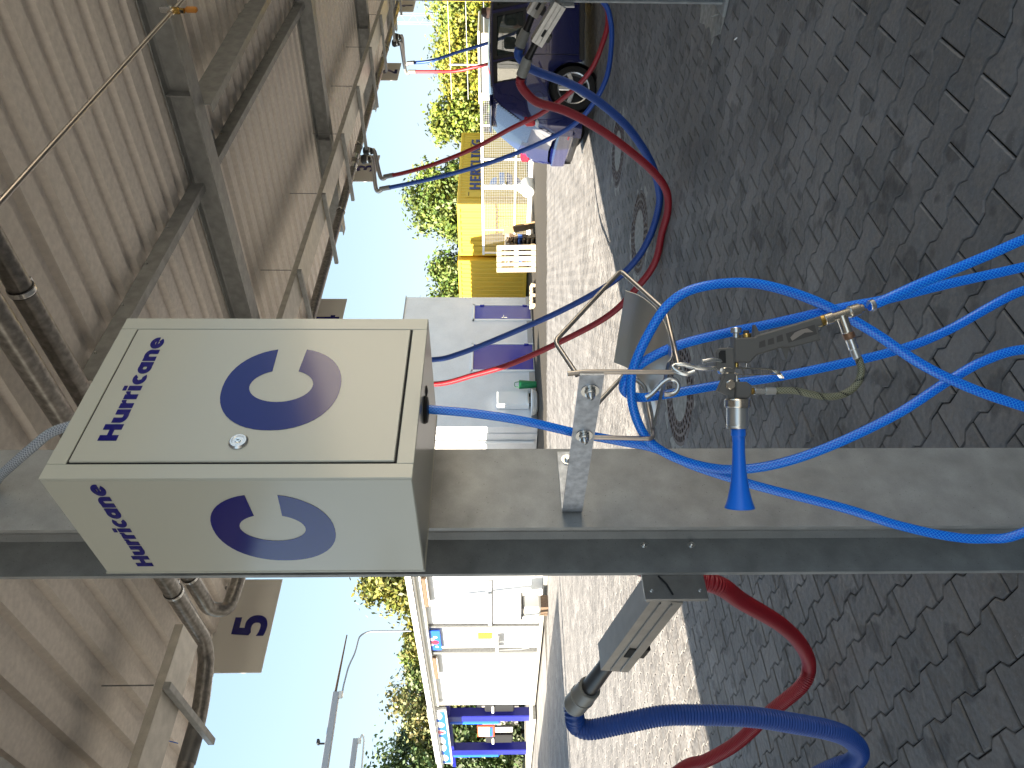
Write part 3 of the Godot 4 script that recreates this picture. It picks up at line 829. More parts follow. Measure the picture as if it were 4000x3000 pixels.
# ------------------------------------------------------------------ cabinet on the column
func ring_c(cx: float, cy: float) -> Array:
	var o := []
	var th := asin(0.0245 / 0.1065)
	for i in 49:
		var a := th + (TAU - 2 * th) * i / 48.0
		var ca := cos(a); var sa := sin(a)
		o.append(Vector2(cx + 0.1035 * signf(ca) * pow(absf(ca), 0.93), cy + 0.1065 * signf(sa) * pow(absf(sa), 0.93)))
	var ti := asin(0.0240 / 0.057)
	for i in 37:
		var a := TAU - ti - (TAU - 2 * ti) * i / 36.0
		o.append(Vector2(cx + 0.004 + 0.041 * cos(a), cy + 0.0015 + 0.057 * sin(a)))
	return o

func rect(x0: float, y0: float, x1: float, y1: float) -> Array:
	return [Vector2(x0, y0), Vector2(x1, y0), Vector2(x1, y1), Vector2(x0, y1)]

func ringseg(cx: float, cy: float, ro: Vector2, ri: Vector2, a0: float, a1: float) -> Array:
	var o := []
	for i in 17:
		var a := deg_to_rad(lerpf(a0, a1, i / 16.0))
		o.append(Vector2(cx + ro.x * cos(a), cy + ro.y * sin(a)))
	for i in 17:
		var a := deg_to_rad(lerpf(a1, a0, i / 16.0))
		o.append(Vector2(cx + ri.x * cos(a), cy + ri.y * sin(a)))
	return o

# heavy wide lettering cut from film; drawn with cap height 1
func fit_text(s: String, w: float, h: float, m: Material, parent: Node, x: Transform3D, called: String) -> void:
	var gl := {
		"H": [0.97, [rect(0, 0, 0.29, 1), rect(0.59, 0, 0.88, 1), rect(0.29, 0.37, 0.59, 0.63)]],
		"u": [0.82, [rect(0, 0.30, 0.28, 0.74), rect(0.46, 0, 0.74, 0.74), ringseg(0.37, 0.30, Vector2(0.37, 0.32), Vector2(0.09, 0.06), 180, 360)]],
		"r": [0.52, [rect(0, 0, 0.28, 0.74), [Vector2(0.27, 0.40), Vector2(0.33, 0.48), Vector2(0.46, 0.50), Vector2(0.46, 0.76), Vector2(0.38, 0.74), Vector2(0.27, 0.64)]]],
		"i": [0.36, [rect(0, 0, 0.28, 0.74), rect(0, 0.82, 0.28, 1.03)]],
		"c": [0.67, [ringseg(0.37, 0.37, Vector2(0.37, 0.39), Vector2(0.11, 0.15), 50, 310)]],
		"a": [0.82, [ringseg(0.36, 0.37, Vector2(0.36, 0.39), Vector2(0.10, 0.15), 0, 180), ringseg(0.36, 0.37, Vector2(0.36, 0.39), Vector2(0.10, 0.15), 180, 360), rect(0.46, 0, 0.74, 0.74)]],
		"n": [0.82, [rect(0, 0, 0.28, 0.74), rect(0.46, 0, 0.74, 0.44), ringseg(0.37, 0.44, Vector2(0.37, 0.32), Vector2(0.09, 0.07), 0, 180)]],
		"e": [0.76, [ringseg(0.38, 0.37, Vector2(0.38, 0.39), Vector2(0.115, 0.155), 0, 180), ringseg(0.38, 0.37, Vector2(0.38, 0.39), Vector2(0.115, 0.155), 180, 322), rect(0.20, 0.30, 0.755, 0.425)]]}
	var total := 0.0
	for ch in s: total += gl[ch][0]
	total -= 0.06
	var k := Mb.new()
	var px := 0.0
	for ch in s:
		var i := 0
		for poly in gl[ch][1]:
			var q := []
			for p in poly: q.append(Vector2((px + p.x) * w / total - w / 2, (p.y - 0.5) * h))
			k.prism(q, x, 0.0, 0.0006 + i * 0.00006)
			i += 1
		px += gl[ch][0]
	obj(called, k, m, parent)

func cabinet() -> void:
	var t := thing("equipment_cabinet", "light grey steel cabinet with large blue letter C mounted on the column", "cabinet", Vector3(0.7176, 1.4946, -0.9431))
	var pm: Material = mats["paint_box"]
	var W := 0.4; var H := 0.6; var D := 0.2915
	var k := Mb.new()
	k.box(Vector3(W / 2, H / 2, -D / 2 - 0.0015), Vector3(W, H, D - 0.003), Basis(), 0.0022)
	obj("shell", k, pm, t)
	var f := Mb.new()
	var fl := 0.0305; var fr := 0.033; var fb := 0.0285; var ft := 0.0315
	f.box(Vector3(fl / 2, H / 2, -0.001), Vector3(fl, H, 0.004), Basis(), 0.0012)
	f.box(Vector3(W - fr / 2, H / 2, -0.001), Vector3(fr, H, 0.004), Basis(), 0.0012)
	f.box(Vector3((fl + W - fr) / 2, fb / 2, -0.0012), Vector3(W - fl - fr, fb, 0.004), Basis(), 0.0008)
	f.box(Vector3((fl + W - fr) / 2, H - ft / 2, -0.0012), Vector3(W - fl - fr, ft, 0.004), Basis(), 0.0008)
	obj("front_frame", f, pm, t)
	bx("seal", Vector3(W / 2, H / 2, -0.0025), Vector3(W - 0.05, H - 0.05, 0.003), mats["black_gap"], t)
	var dw := W - fl - fr - 0.0065; var dh := H - fb - ft - 0.0075
	var dc := Vector3((fl + W - fr) / 2, (fb + H - ft) / 2, 0.0)
	var door := bx("door", dc + Vector3(0, 0, 0.0008), Vector3(dw, dh, 0.005), pm, t, 0.0014)
	var lk := Mb.new()
	lk.lathe(Vector3(0.075, 0.298, 0.0033), Vector3(0, 0, 1), [[0, 0.0165], [0.002, 0.0165], [0.0045, 0.0135], [0.0045, 0.0105], [0.0035, 0.0100], [0.0035, 0.0]], 28)
	var lock := obj("lock", lk, mats["bright_zinc"], door)
	lk = Mb.new(); lk.lathe(Vector3(0.075, 0.298, 0.0068), Vector3(0, 0, 1), [[0, 0.0052], [0.002, 0.0045], [0.002, 0.0]], 20)
	var plug := obj("lock", lk, mats["chrome"], door)
	plug.name = "key_barrel"
	bx("keyhole", Vector3(0.075, 0.298, 0.0090), Vector3(0.0012, 0.0045, 0.0006), mats["black_gap"], door)
	pr("letter_mark", ring_c(0.204, 0.2525), Transform3D(Basis(), Vector3(0, 0, 0.0035)), 0.0, 0.0005, mats["vinyl_blue"], door)
	fit_text("Hurricane", 0.258, 0.0315, mats["vinyl_blue"], door, Transform3D(Basis(), Vector3(0.207, 0.5185, 0.0036)), "lettering")
	var sb := Basis(Vector3(0, 0, 1), Vector3(0, 1, 0), Vector3(-1, 0, 0))
	pr("letter_mark", ring_c(0.0, 0.0), Transform3D(sb, Vector3(-0.0002, 0.2545, -0.145)), 0.0, 0.0005, mats["vinyl_blue"], t)
	fit_text("Hurricane", 0.250, 0.0300, mats["vinyl_blue"], t, Transform3D(sb, Vector3(-0.0004, 0.519, -0.141)), "lettering")
	# bottom seam and cable gland
	bx("back_flange", Vector3(W / 2, H / 2, -D + 0.002), Vector3(W + 0.003, H + 0.003, 0.004), pm, t, 0.001)
	lt("gland", Vector3(0.213, 0.003, -0.067), Vector3(0, -1, 0), [[0, 0.010], [0, 0.026], [0.005, 0.027], [0.010, 0.024], [0.012, 0.012], [0.012, 0.009]], mats["black_rubber"], t, 24)
	lt("plug", Vector3(0.262, 0.002, -0.067), Vector3(0, -1, 0), [[0, 0.012], [0.004, 0.011], [0.006, 0.0]], mats["black_rubber"], t, 16)
	var s := thing("supply_hose", "clear braided hose leaving the top of the grey cabinet", "hose")
	tb("tube", smooth([Vector3(0.930, 2.86, -1.20), Vector3(0.915, 2.70, -1.27), Vector3(0.905, 2.52, -1.29), Vector3(0.9099, 2.4227, -1.2453), Vector3(0.9172, 2.3701, -1.1941), Vector3(0.918, 2.3188, -1.1495), Vector3(0.9262, 2.2702, -1.1116), Vector3(0.9403, 2.2237, -1.082), Vector3(0.9439, 2.15, -1.06), Vector3(0.945, 2.07, -1.06)], 0.012), 0.0098, mats["hose_clear"], s, 14)

# ------------------------------------------------------------------ bracket with rod cradle
func gun_frame() -> Transform3D:
	var yaw := 0.79062; var pitch := -0.0233
	var fw := Vector3(cos(yaw), 0, -sin(yaw)); var rt := Vector3(sin(yaw), 0, cos(yaw))
	var fo := fw * cos(pitch) + Vector3.UP * sin(pitch)
	var upv := Vector3.UP * cos(pitch) - fw * sin(pitch)
	return Transform3D(Basis(rt, upv, -fo), Vector3(0.8311, 0.9856, -0.8399))

func hose_bracket() -> void:
	var t := thing("hose_bracket", "bent zinc flat-bar bracket with steel rod cradle screwed to the column", "bracket")
	var zn: Material = mats["zinc"]
	# flat bar 40 x 4, leg on the column face and arm standing out
	var prof := bend([Vector3(1.008, 1.203, -1.2325), Vector3(0.847, 1.203, -1.2325), Vector3(0.847, 1.200, -0.833)], 0.016, 6)
	var k := Mb.new()
	for i in prof.size() - 1:
		var a: Vector3 = prof[i]; var b: Vector3 = prof[i + 1]
		var d := (b - a).normalized()
		var nn := d.cross(Vector3.UP).normalized()
		var u := Vector3(0, 0.0203, 0); var w := nn * 0.002
		k.quad(a + u + w, b + u + w, b - u + w, a - u + w, nn)
		k.quad(a + u - w, b + u - w, b - u - w, a - u - w, -nn)
		k.quad(a + u + w, b + u + w, b + u - w, a + u - w, Vector3.UP)
		k.quad(a - u + w, b - u + w, b - u - w, a - u - w, Vector3.DOWN)
		if i == prof.size() - 2: k.quad(b + u + w, b + u - w, b - u - w, b - u + w, d)
		if i == 0: k.quad(a + u + w, a + u - w, a - u - w, a - u + w, -d)
	obj("flat_bar", k, zn, t)
	# screw with washer on the column leg
	lt("screw", Vector3(0.985, 1.203, -1.2305), Vector3(0, 0, 1), [[0, 0.0], [0, 0.0135], [0.002, 0.0135], [0.002, 0.0065], [0.007, 0.0065], [0.0085, 0.005], [0.0085, 0.0]], mats["bright_zinc"], t, 20)
	# cap nuts on the arm
	for z in [-0.870, -0.985]:
		var m := Mb.new()
		var o := Vector3(0.845, 1.200, z)
		m.lathe(o, Vector3(-1, 0, 0), [[0, 0.0], [0, 0.0155], [0.002, 0.0155], [0.002, 0.0095]], 24)
		m.lathe(o, Vector3(-1, 0, 0), [[0.002, 0.0098], [0.009, 0.0098], [0.010, 0.0075]], 6)
		m.lathe(o, Vector3(-1, 0, 0), [[0.010, 0.0072], [0.015, 0.0068], [0.019, 0.0045], [0.0205, 0.0]], 16, true)
		obj("cap_nut", m, mats["bright_zinc"], t)
	var rs: Material = mats["rod_steel"]
	var ra := bend([Vector3(0.853, 1.240, -0.838), Vector3(0.856, 1.211, -0.836), Vector3(0.853, 1.052, -0.834), Vector3(1.012, 1.050, -0.834), Vector3(1.134, 1.117, -0.834), Vector3(0.929, 1.257, -0.834), Vector3(0.853, 1.223, -0.842)], 0.012, 5)
	tb("cradle_rod", ra, 0.0043, rs, t, 12)
	var rb := bend([Vector3(0.853, 1.215, -1.0), Vector3(0.853, 1.185, -1.0), Vector3(0.849, 1.070, -1.0), Vector3(0.985, 1.068, -1.0), Vector3(1.020, 1.10, -1.0), Vector3(0.94, 1.163, -1.0), Vector3(0.853, 1.205, -0.996)], 0.012, 5)
	tb("cradle_rod", rb, 0.0043, rs, t, 12)
	# curved sheet saddle on the two rods
	var sk := Mb.new()
	var pp := [Vector2(0.868, 1.072), Vector2(0.885, 1.062), Vector2(0.92, 1.058), Vector2(0.97, 1.060), Vector2(1.01, 1.070), Vector2(1.045, 1.092), Vector2(1.062, 1.118)]
	var dense := []
	for p in pp: dense.append(Vector3(p.x, p.y, 0))
	dense = smooth(dense, 0.006)
	for i in dense.size() - 1:
		var a: Vector3 = dense[i]; var b: Vector3 = dense[i + 1]
		var e := (b - a).normalized(); var nn := Vector3(-e.y, e.x, 0)
		for s in [1.0, -1.0]:
			var off: Vector3 = nn * 0.0007 * s
			sk.quad(Vector3(a.x, a.y, -0.826) + off, Vector3(b.x, b.y, -0.826) + off, Vector3(b.x, b.y, -1.01) + off, Vector3(a.x, a.y, -1.01) + off, nn * s)
		sk.quad(Vector3(a.x, a.y, -0.826) + nn * 0.0007, Vector3(b.x, b.y, -0.826) + nn * 0.0007, Vector3(b.x, b.y, -0.826) - nn * 0.0007, Vector3(a.x, a.y, -0.826) - nn * 0.0007, Vector3(0, 0, 1))
	obj("saddle_sheet", sk, mats["alu"], t)
	# second, empty hook
	var g := gun_frame()
	var hp := []
	for q in [[-150, 1150], [-103, 1120], [-7, 1024], [62, 996], [110, 1030], [108, 1085], [70, 1118], [0, 1122]]: hp.append(g * Vector3(0.21145 - q[1] * S, 0.09304 - q[0] * S, -0.012))
	tb("spare_hook", smooth(hp, 0.004), 0.0042, mats["bright_zinc"], t, 12)

# ------------------------------------------------------------------ the air cleaning gun
const S := 0.00020397   # metres per unit of the drawing the gun is laid out on

func gp(a: float, b: float, dz := 0.0) -> Vector3:
	return Vector3(0.21145 - b * S, 0.09304 - a * S, dz)

func gpoly(l: Array) -> Array:
	var o := []
	for q in l: o.append(Vector2(0.21145 - q[1] * S, 0.09304 - q[0] * S))
	return o

func gseg(called: String, a: Array, b: Array, r: float, m: Material, parent: Node, sides := 20, dz := 0.0, r2 := -1.0) -> MeshInstance3D:
	var p := gp(a[0], a[1], dz); var q := gp(b[0], b[1], dz)
	var e := r * S; var f := (r if r2 < 0 else r2) * S
	var L := (q - p).length(); var c: float = min(0.0012, L * 0.2)
	return lt(called, p, q - p, [[0, 0.0], [0, e - c * 0.6], [c, e], [L - c, f], [L, f - c * 0.6], [L, 0.0]], m, parent, sides)

func gun() -> void:
	var t := thing("air_gun", "grey blow gun with blue trumpet nozzle hanging from the rod cradle", "air gun")
	t.transform = gun_frame()
	var gg: Material = mats["gun_grey"]
	var I := Transform3D()
	# spine with hanging eye, block, lower block
	var k := Mb.new()
	k.prism(gpoly([[398, 785], [415, 752], [440, 745], [552, 745], [552, 1158], [500, 1158], [495, 1130], [412, 1095], [455, 1000], [470, 962], [440, 945], [400, 905]]), I, -0.0075, 0.0075, 0.0014)
	var body := obj("body", k, gg, t)
	k = Mb.new(); k.prism(gpoly([[552, 1018], [640, 1018], [680, 1045], [680, 1125], [650, 1155], [552, 1155]]), I, -0.011, 0.011, 0.002)
	obj("valve_block", k, gg, t)
	pr("eye_recess", gpoly([[418, 790], [435, 766], [474, 766], [478, 868], [424, 868]]), I, 0.0070, 0.0079, mats["black_gap"], body)
	k = Mb.new(); k.prism(gpoly([[540, 668], [702, 660], [726, 640], [760, 634], [1000, 563], [1232, 492], [1252, 566], [1206, 578], [1234, 680], [985, 748], [922, 742], [720, 806], [685, 840], [668, 864], [540, 862]]), I, -0.0125, 0.0125, 0.0022)
	var handle := obj("handle", k, gg, t)
	pr("finger_stop", gpoly([[707, 660], [712, 558], [722, 570], [752, 634]]), I, -0.007, 0.007, gg, t)
	pr("finger_stop", gpoly([[920, 742], [958, 838], [968, 838], [988, 745]]), I, -0.007, 0.007, gg, t)
	for q in [[[738, 700], [782, 682], [788, 735], [735, 748]], [[806, 680], [852, 664], [858, 714], [806, 726]], [[876, 656], [922, 638], [930, 690], [878, 704]]]:
		pr("grip_pocket", gpoly(q), I, 0.0122, 0.0128, mats["gun_inlay"], handle)
	pr("grip_label", gpoly([[948, 632], [1180, 560], [1200, 636], [972, 706]]), I, 0.0122, 0.0128, mats["gun_inlay"], handle)
	pr("worn_print", gpoly([[985, 665], [1020, 625], [1075, 600], [1120, 590], [1170, 620], [1100, 625], [1040, 665], [1000, 690]]), I, 0.0126, 0.0131, mats["gun_label"], handle)
	gseg("handle_tube", [1200, 543], [1240, 530], 38, gg, t)
	# knobs on top
	gseg("knob_stem", [570, 668], [570, 622], 24, mats["bright_zinc"], t)
	lt("knurled_knob", gp(570, 622), Vector3(1, 0, 0), [[0, 0.0], [0, 0.0078], [0.001, 0.0085], [0.0075, 0.0085], [0.0085, 0.0075], [0.0085, 0.0]], mats["bright_zinc"], t, 48, false, 24, 0.03)
	gseg("brass_nut", [655, 664], [655, 630], 36, mats["brass"], t, 6)
	gseg("steel_cap", [652, 630], [652, 602], 24, mats["gun_inlay"], t)
	# lever and its pins
	gseg("brass_pin", [573, 862], [573, 908], 17, mats["brass"], t)
	gseg("small_pin", [655, 862], [655, 908], 9, mats["nickel"], t)
	k = Mb.new()
	k.prism(gpoly([[424, 930], [436, 906], [470, 898], [700, 906], [800, 908], [880, 918], [925, 948], [948, 992], [935, 988], [915, 964], [870, 962], [700, 968], [590, 966], [545, 956], [470, 955], [436, 952]]), I, -0.0088, 0.0088, 0.0022)
	obj("lever", k, mats["chrome"], t)
	gseg("rivet", [446, 924], [446, 926], 1, mats["chrome"], t)
	lt("pivot_pin", gp(446, 925, 0.0085), Vector3(0, 0, 1), [[0, 0.0045], [0.0015, 0.0042], [0.002, 0.0]], mats["bright_zinc"], t, 16)
	gseg("valve_stem", [575, 962], [575, 1020], 12, mats["nickel"], t)
	gseg("stem_nut", [575, 1000], [575, 1020], 24, mats["nickel"], t, 6)
	lt("hex_bolt", gp(510, 1042, 0.007), Vector3(0, 0, 1), [[0, 0.0], [0, 0.0086], [0.0055, 0.0086], [0.0068, 0.0070], [0.0068, 0.0]], mats["nickel"], t, 6)
	# nozzle end: knurled ring, collar, blue trumpet
	var ax := Vector3(-1, 0, 0)
	lt("ring_nut", gp(582, 1156), ax, [[0, 0.014], [0.0, 0.0195], [0.002, 0.021], [0.0125, 0.021], [0.0145, 0.0195], [0.0145, 0.015]], mats["nickel"], t, 72, false, 24, 0.012)
	lt("collar", gp(580, 1212), ax, [[0, 0.0150], [0.002, 0.0172], [0.030, 0.0172], [0.0335, 0.0168], [0.0350, 0.0178], [0.0375, 0.0172], [0.0378, 0.012]], mats["alu"], t, 36)
	var hp := []
	for q in [[1396, 40], [1396, 57], [1400, 58], [1452, 58], [1456, 55], [1458, 51], [1520, 49.5], [1600, 50], [1680, 53.5], [1750, 59], [1820, 67], [1880, 76], [1940, 89], [1990, 102], [2030, 116], [2040, 120], [2041, 115], [2020, 105], [1940, 82], [1820, 58], [1700, 44], [1600, 38]]: hp.append([(q[0] - 1396) * S, q[1] * S])
	lt("trumpet", gp(588, 1396), (gp(600, 2041) - gp(588, 1396)), hp, mats["horn_blue"], t, 40, true)
	# hose connection back to the grip
	gseg("brass_nut", [678, 1094], [712, 1094], 31, mats["brass"], t, 6)
	gseg("hex_sleeve", [714, 1094], [804, 1094], 35, mats["bright_zinc"], t, 6)
	gseg("ferrule", [806, 1093], [892, 1092], 31, mats["alu"], t, 24)
	var wp := []
	for q in [[885, 1092, 0.0], [960, 1088, 0.002], [1050, 1092, 0.004], [1160, 1118, 0.006], [1270, 1138, 0.006], [1390, 1130, 0.006], [1490, 1085, 0.004], [1560, 1010, 0.002], [1583, 920, 0.0], [1568, 850, 0.0], [1548, 810, 0.0]]: wp.append(gp(q[0], q[1], q[2]))
	tb("woven_hose", smooth(wp, 0.003), 0.0061, mats["hose_woven"], t, 14)
	gseg("ferrule", [1552, 828], [1520, 748], 32, mats["alu"], t, 24)
	gseg("hex_sleeve", [1524, 756], [1492, 668], 38, mats["bright_zinc"], t, 6)
	gseg("rusty_nut", [1492, 668], [1474, 622], 47, mats["rust_nut"], t, 6)
	gseg("tee_branch", [1474, 622], [1424, 482], 42, mats["nickel"], t, 24)
	gseg("tee_body", [1330, 505], [1500, 452], 36, mats["nickel"], t, 24)
	gseg("tee_collar", [1282, 521], [1350, 499], 48, mats["nickel"], t, 24)
	gseg("tee_collar", [1484, 457], [1568, 430], 50, mats["nickel"], t, 24)
	gseg("brass_nut", [1238, 534], [1284, 520], 50, mats["brass"], t, 6)
	gseg("hose_nipple", [1566, 431], [1600, 420], 36, mats["nickel"], t, 8)
	gseg("hose_clamp", [1648, 405], [1688, 392], 46, mats["bright_zinc"], t, 24)
	bx("clamp_screw", gp(1692, 426), Vector3(0.008, 0.006, 0.009), mats["bright_zinc"], t, 0.001)
	# S-hook from the rod to the gun's eye
	var h := thing("s_hook", "small zinc S-hook holding the blow gun on the rod", "hook")
	h.transform = gun_frame()
	var pp := []
	for q in [[228, 938, 0.006], [165, 956, 0.006], [95, 936, 0.005], [58, 908, 0.002], [78, 886, -0.001], [150, 880, 0.0], [250, 903, 0.0], [340, 912, 0.0], [410, 908, -0.002], [448, 888, -0.003], [440, 856, 0.004], [380, 842, 0.010], [284, 858, 0.011]]: pp.append(gp(q[0], q[1], q[2]))
	tb("bent_wire", smooth(pp, 0.003), 0.0042, mats["bright_zinc"], h, 12)

func air_hose() -> void:
	var t := thing("air_hose", "long blue braided air hose looped over the rod cradle", "hose")
	tb("tube", smooth(HOSE, 0.010), 0.0086, mats["hose_blue"], t, 14)

# ------------------------------------------------------------------ vacuum hose holders, hoses
func corrugated(called: String, p: Array, r: float, pitch: float, m: Material, parent: Node, sides: int) -> void:
	var q := even(p, pitch / 4.0)
	var rad := []; var sl := []
	var amp := r * 0.045
	for i in q.size():
		var a := TAU * i / 4.0
		rad.append(r - amp + amp * cos(a)); sl.append(-amp * sin(a) * TAU / pitch)
	var k := Mb.new(); k.tube(q, rad, sides, true, sl)
	obj(called, k, m, parent)

func channel(s: Vector3, e: Vector3, side: Vector3, parent: Node, lid: bool) -> void:
	# folded stainless tray the nozzle rests in
	var d := (e - s).normalized(); var L := (e - s).length()
	var up := side.cross(d).normalized()
	if up.y < 0: up = -up
	var b := Basis(d, up, d.cross(up))
	var o := (s + e) * 0.5
	var k := Mb.new()
	k.box(o + up * 0.036, Vector3(L, 0.0025, 0.070), b)
	k.box(o - b.z * 0.034, Vector3(L, 0.072, 0.0025), b)
	k.box(o + b.z * 0.034, Vector3(L, 0.072, 0.0025), b)
	if lid:
		k.box(o - up * 0.036, Vector3(L, 0.0025, 0.070), b)
	else:
		k.box(o - up * 0.034 - b.z * 0.022, Vector3(L, 0.0025, 0.022), b)
		k.box(o - up * 0.034 + b.z * 0.022, Vector3(L, 0.0025, 0.022), b)
	var tr := obj("tray", k, mats["inox"], parent)
	var z := b.z if b.z.dot(side) > 0 else -b.z
	for q in [-0.012, 0.014]: bx("fold", o + z * 0.037 + up * q, Vector3(L * 0.96, 0.004, 0.005), mats["inox"], tr, 0.0012, b)
	bx("slot", o + z * 0.0362 + d * (L * 0.20) - up * 0.004, Vector3(0.045, 0.020, 0.003), mats["black_gap"], tr, 0.0, b)
	bx("clip", o + d * (L * 0.27) - up * 0.046, Vector3(0.05, 0.026, 0.05), mats["nozzle_black"], tr, 0.003, b)

func holders() -> void:
	var spec := [
		[0, "double stainless nozzle holder bolted to the column with the cabinet", [[Vector3(0.795, 0.985, -1.44), Vector3(0.795, 1.058, -1.80)], [Vector3(1.06, 0.975, -1.44), Vector3(1.20, 1.03, -1.74)]]],
		[1, "double stainless nozzle holder bolted to the column beside the blue car", [[Vector3(4.50, 0.985, -1.41), Vector3(4.50, 1.113, -1.63)], [Vector3(4.755, 1.02, -1.36), Vector3(4.755, 1.135, -1.555)]]]]
	for q in spec:
		var cx: float = COLX + BAY * q[0]
		var t := thing("nozzle_holder", q[1], "nozzle holder", Vector3.ZERO, Basis(), "nozzle holders on the columns")
		var pl := bx("plate", Vector3(cx - 0.005, 0.967, -1.431), Vector3(0.312, 0.138, 0.009), mats["inox"], t, 0.002)
		for dx in [-0.146, 0.146]:
			for dy in [-0.053, 0.053]:
				lt("screw", Vector3(cx - 0.005 + dx * 0.92, 0.967 + dy, -1.4265), Vector3(0, 0, 1), [[0, 0.0045], [0.0015, 0.004], [0.002, 0.0025], [0.001, 0.0]], mats["bright_zinc"], pl, 10)
		tb("cable_tie", [Vector3(cx - 0.105, 1.0, -1.424), Vector3(cx - 0.125, 0.985, -1.424), Vector3(cx - 0.150, 0.975, -1.425)], 0.0022, mats["black_rubber"], pl, 6)
		for e in q[2]:
			channel(e[0], e[1], Vector3(-1, 0, 0), t, q[0] == 1 and e[0].x < 4.6)

func vacuum(label: String, col: String, pts: Array, noz: Array, fine: bool, swivel := []) -> void:
	var t := thing("vacuum_hose", label, "vacuum hose", Vector3.ZERO, Basis(), "red and blue vacuum hoses")
	if fine: corrugated("hose", pts, 0.029, 0.0085, mats[col], t, 16)
	else: tb("hose", smooth(pts, 0.06), 0.029, mats[col], t, 12)
	if noz.size() > 0:
		var a: Vector3 = noz[0]; var b: Vector3 = noz[1]; var c: Vector3 = noz[2]
		tb("nozzle", [a, a.lerp(b, 0.5), b], [0.0235, 0.0215, 0.0245], mats["nozzle_black"], t, 16)
		var d := (c - b).normalized(); var L := (c - b).length()
		lt("cuff", b - d * 0.012, d, [[0, 0.024], [0, 0.0305], [0.004, 0.032], [L * 0.5, 0.0335], [L * 0.5 + 0.001, 0.0355], [L * 0.5 + 0.009, 0.0355], [L * 0.5 + 0.010, 0.0335], [L + 0.004, 0.0345], [L + 0.012, 0.033], [L + 0.012, 0.028]], mats["cuff_grey"], t, 24)
	if swivel.size() > 0:
		var a: Vector3 = swivel[0]; var e: Vector3 = pts[0] if swivel[1] else pts[pts.size() - 1]
		var dn: Vector3 = (pts[1] - pts[0]).normalized() if swivel[1] else (pts[pts.size() - 2] - pts[pts.size() - 1]).normalized()
		lt("swivel", a + Vector3(0, 0.03, 0), Vector3(0, -1, 0), [[0, 0.035], [0.01, 0.055], [0.04, 0.068], [0.07, 0.062], [0.10, 0.05], [0.13, 0.046], [0.14, 0.03]], mats["black_rubber"], t, 20, true)
		lt("band", a + Vector3(0, -0.055, 0), Vector3(0, -1, 0), [[0, 0.05], [0, 0.055], [0.02, 0.055], [0.02, 0.045]], mats["bright_zinc"], t, 20)
		tb("elbow", smooth([a + Vector3(0, -0.09, 0), a + Vector3(0, -0.13, -0.01), e - dn * 0.06 + Vector3(0, 0.02, 0), e + dn * 0.02], 0.015), 0.030, mats["inox"], t, 14)
		lt("cuff", e - dn * 0.02, dn, [[0, 0.028], [0, 0.034], [0.16, 0.034], [0.16, 0.029]], mats["cuff_grey"], t, 16)

func vacuum_hoses() -> void:
	var p5 := [Vector3(0.787, 1.137, -2.105)]
	p5.append_array(VB5.slice(1, VB5.size() - 2))
	p5.append_array([Vector3(0.60, 1.9, -4.1), Vector3(0.45, 2.7, -4.7), Vector3(0.42, 3.10, -4.92)])
	vacuum("blue corrugated vacuum hose hung in the holder on the cabinet column", "vac_blue", p5, [Vector3(0.795, 1.045, -1.72), Vector3(0.79, 1.105, -1.985), Vector3(0.787, 1.135, -2.09)], true)
	var r5 := [Vector3(1.315, 1.085, -2.0), Vector3(1.33, 1.09, -2.04), Vector3(1.33, 1.06, -2.08), Vector3(1.28, 0.98, -2.10), Vector3(1.15, 0.85, -2.0)]
	r5.append_array(VR5.slice(2, VR5.size() - 3))
	r5.append_array([Vector3(0.85, 0.85, -3.95), Vector3(0.72, 1.9, -4.4), Vector3(0.66, 2.7, -4.8), Vector3(0.66, 3.10, -4.92)])
	vacuum("red corrugated vacuum hose running behind the column with the cabinet", "vac_red", r5, [Vector3(1.17, 1.02, -1.68), Vector3(1.27, 1.06, -1.90), Vector3(1.31, 1.083, -1.985)], true)
	var b4 := [Vector3(4.75, 1.2073, -1.7596), Vector3(4.75, 1.2113, -1.7994), Vector3(4.75, 1.177, -1.8473), Vector3(4.75, 1.1009, -1.8974)]
	b4.append_array(VB4.slice(4))
	for i in range(4, b4.size()): b4[i].y = max(b4[i].y, 0.031)
	b4[b4.size() - 2] = Vector3(5.62, 2.6, -5.30); b4[b4.size() - 1] = Vector3(5.70, 3.10, -4.96)
	vacuum("blue vacuum hose sweeping over the ground to the holder beside the car", "vac_blue", b4, [Vector3(4.755, 1.12, -1.53), Vector3(4.752, 1.17, -1.66), Vector3(4.75, 1.205, -1.745)], true)
	var r4 := [Vector3(4.50, 1.200, -1.845), Vector3(4.5, 1.2045, -1.8757), Vector3(4.5, 1.1704, -1.930), Vector3(4.5, 1.09, -1.9969)]
	r4.append_array(VR4.slice(3))
	for i in range(4, r4.size()): r4[i].y = max(r4[i].y, 0.031)
	r4[r4.size() - 2] = Vector3(5.56, 2.6, -5.55); r4[r4.size() - 1] = Vector3(5.62, 3.10, -4.98)
	vacuum("red vacuum hose sweeping over the ground to the holder beside the car", "vac_red", r4, [Vector3(4.50, 1.10, -1.60), Vector3(4.5, 1.165, -1.735), Vector3(4.5, 1.198, -1.83)], true)
	vacuum("red vacuum hose hanging under the sign numbered three", "vac_red", VR3, [], false, [Vector3(9.66, 3.22, -5.02), true])
	vacuum("blue vacuum hose hanging under the sign numbered three", "vac_blue", VB3, [], false, [Vector3(9.42, 3.22, -5.02), true])
	var b2 := VB2.slice(0, 6); var r2 := VR2.slice(0, 6)
	vacuum("blue vacuum hose hanging under the sign numbered two", "vac_blue", b2, [], false, [Vector3(14.05, 3.22, -5.02), true])
	vacuum("red vacuum hose hanging under the sign numbered two", "vac_red", r2, [], false, [Vector3(13.75, 3.22, -5.02), true])

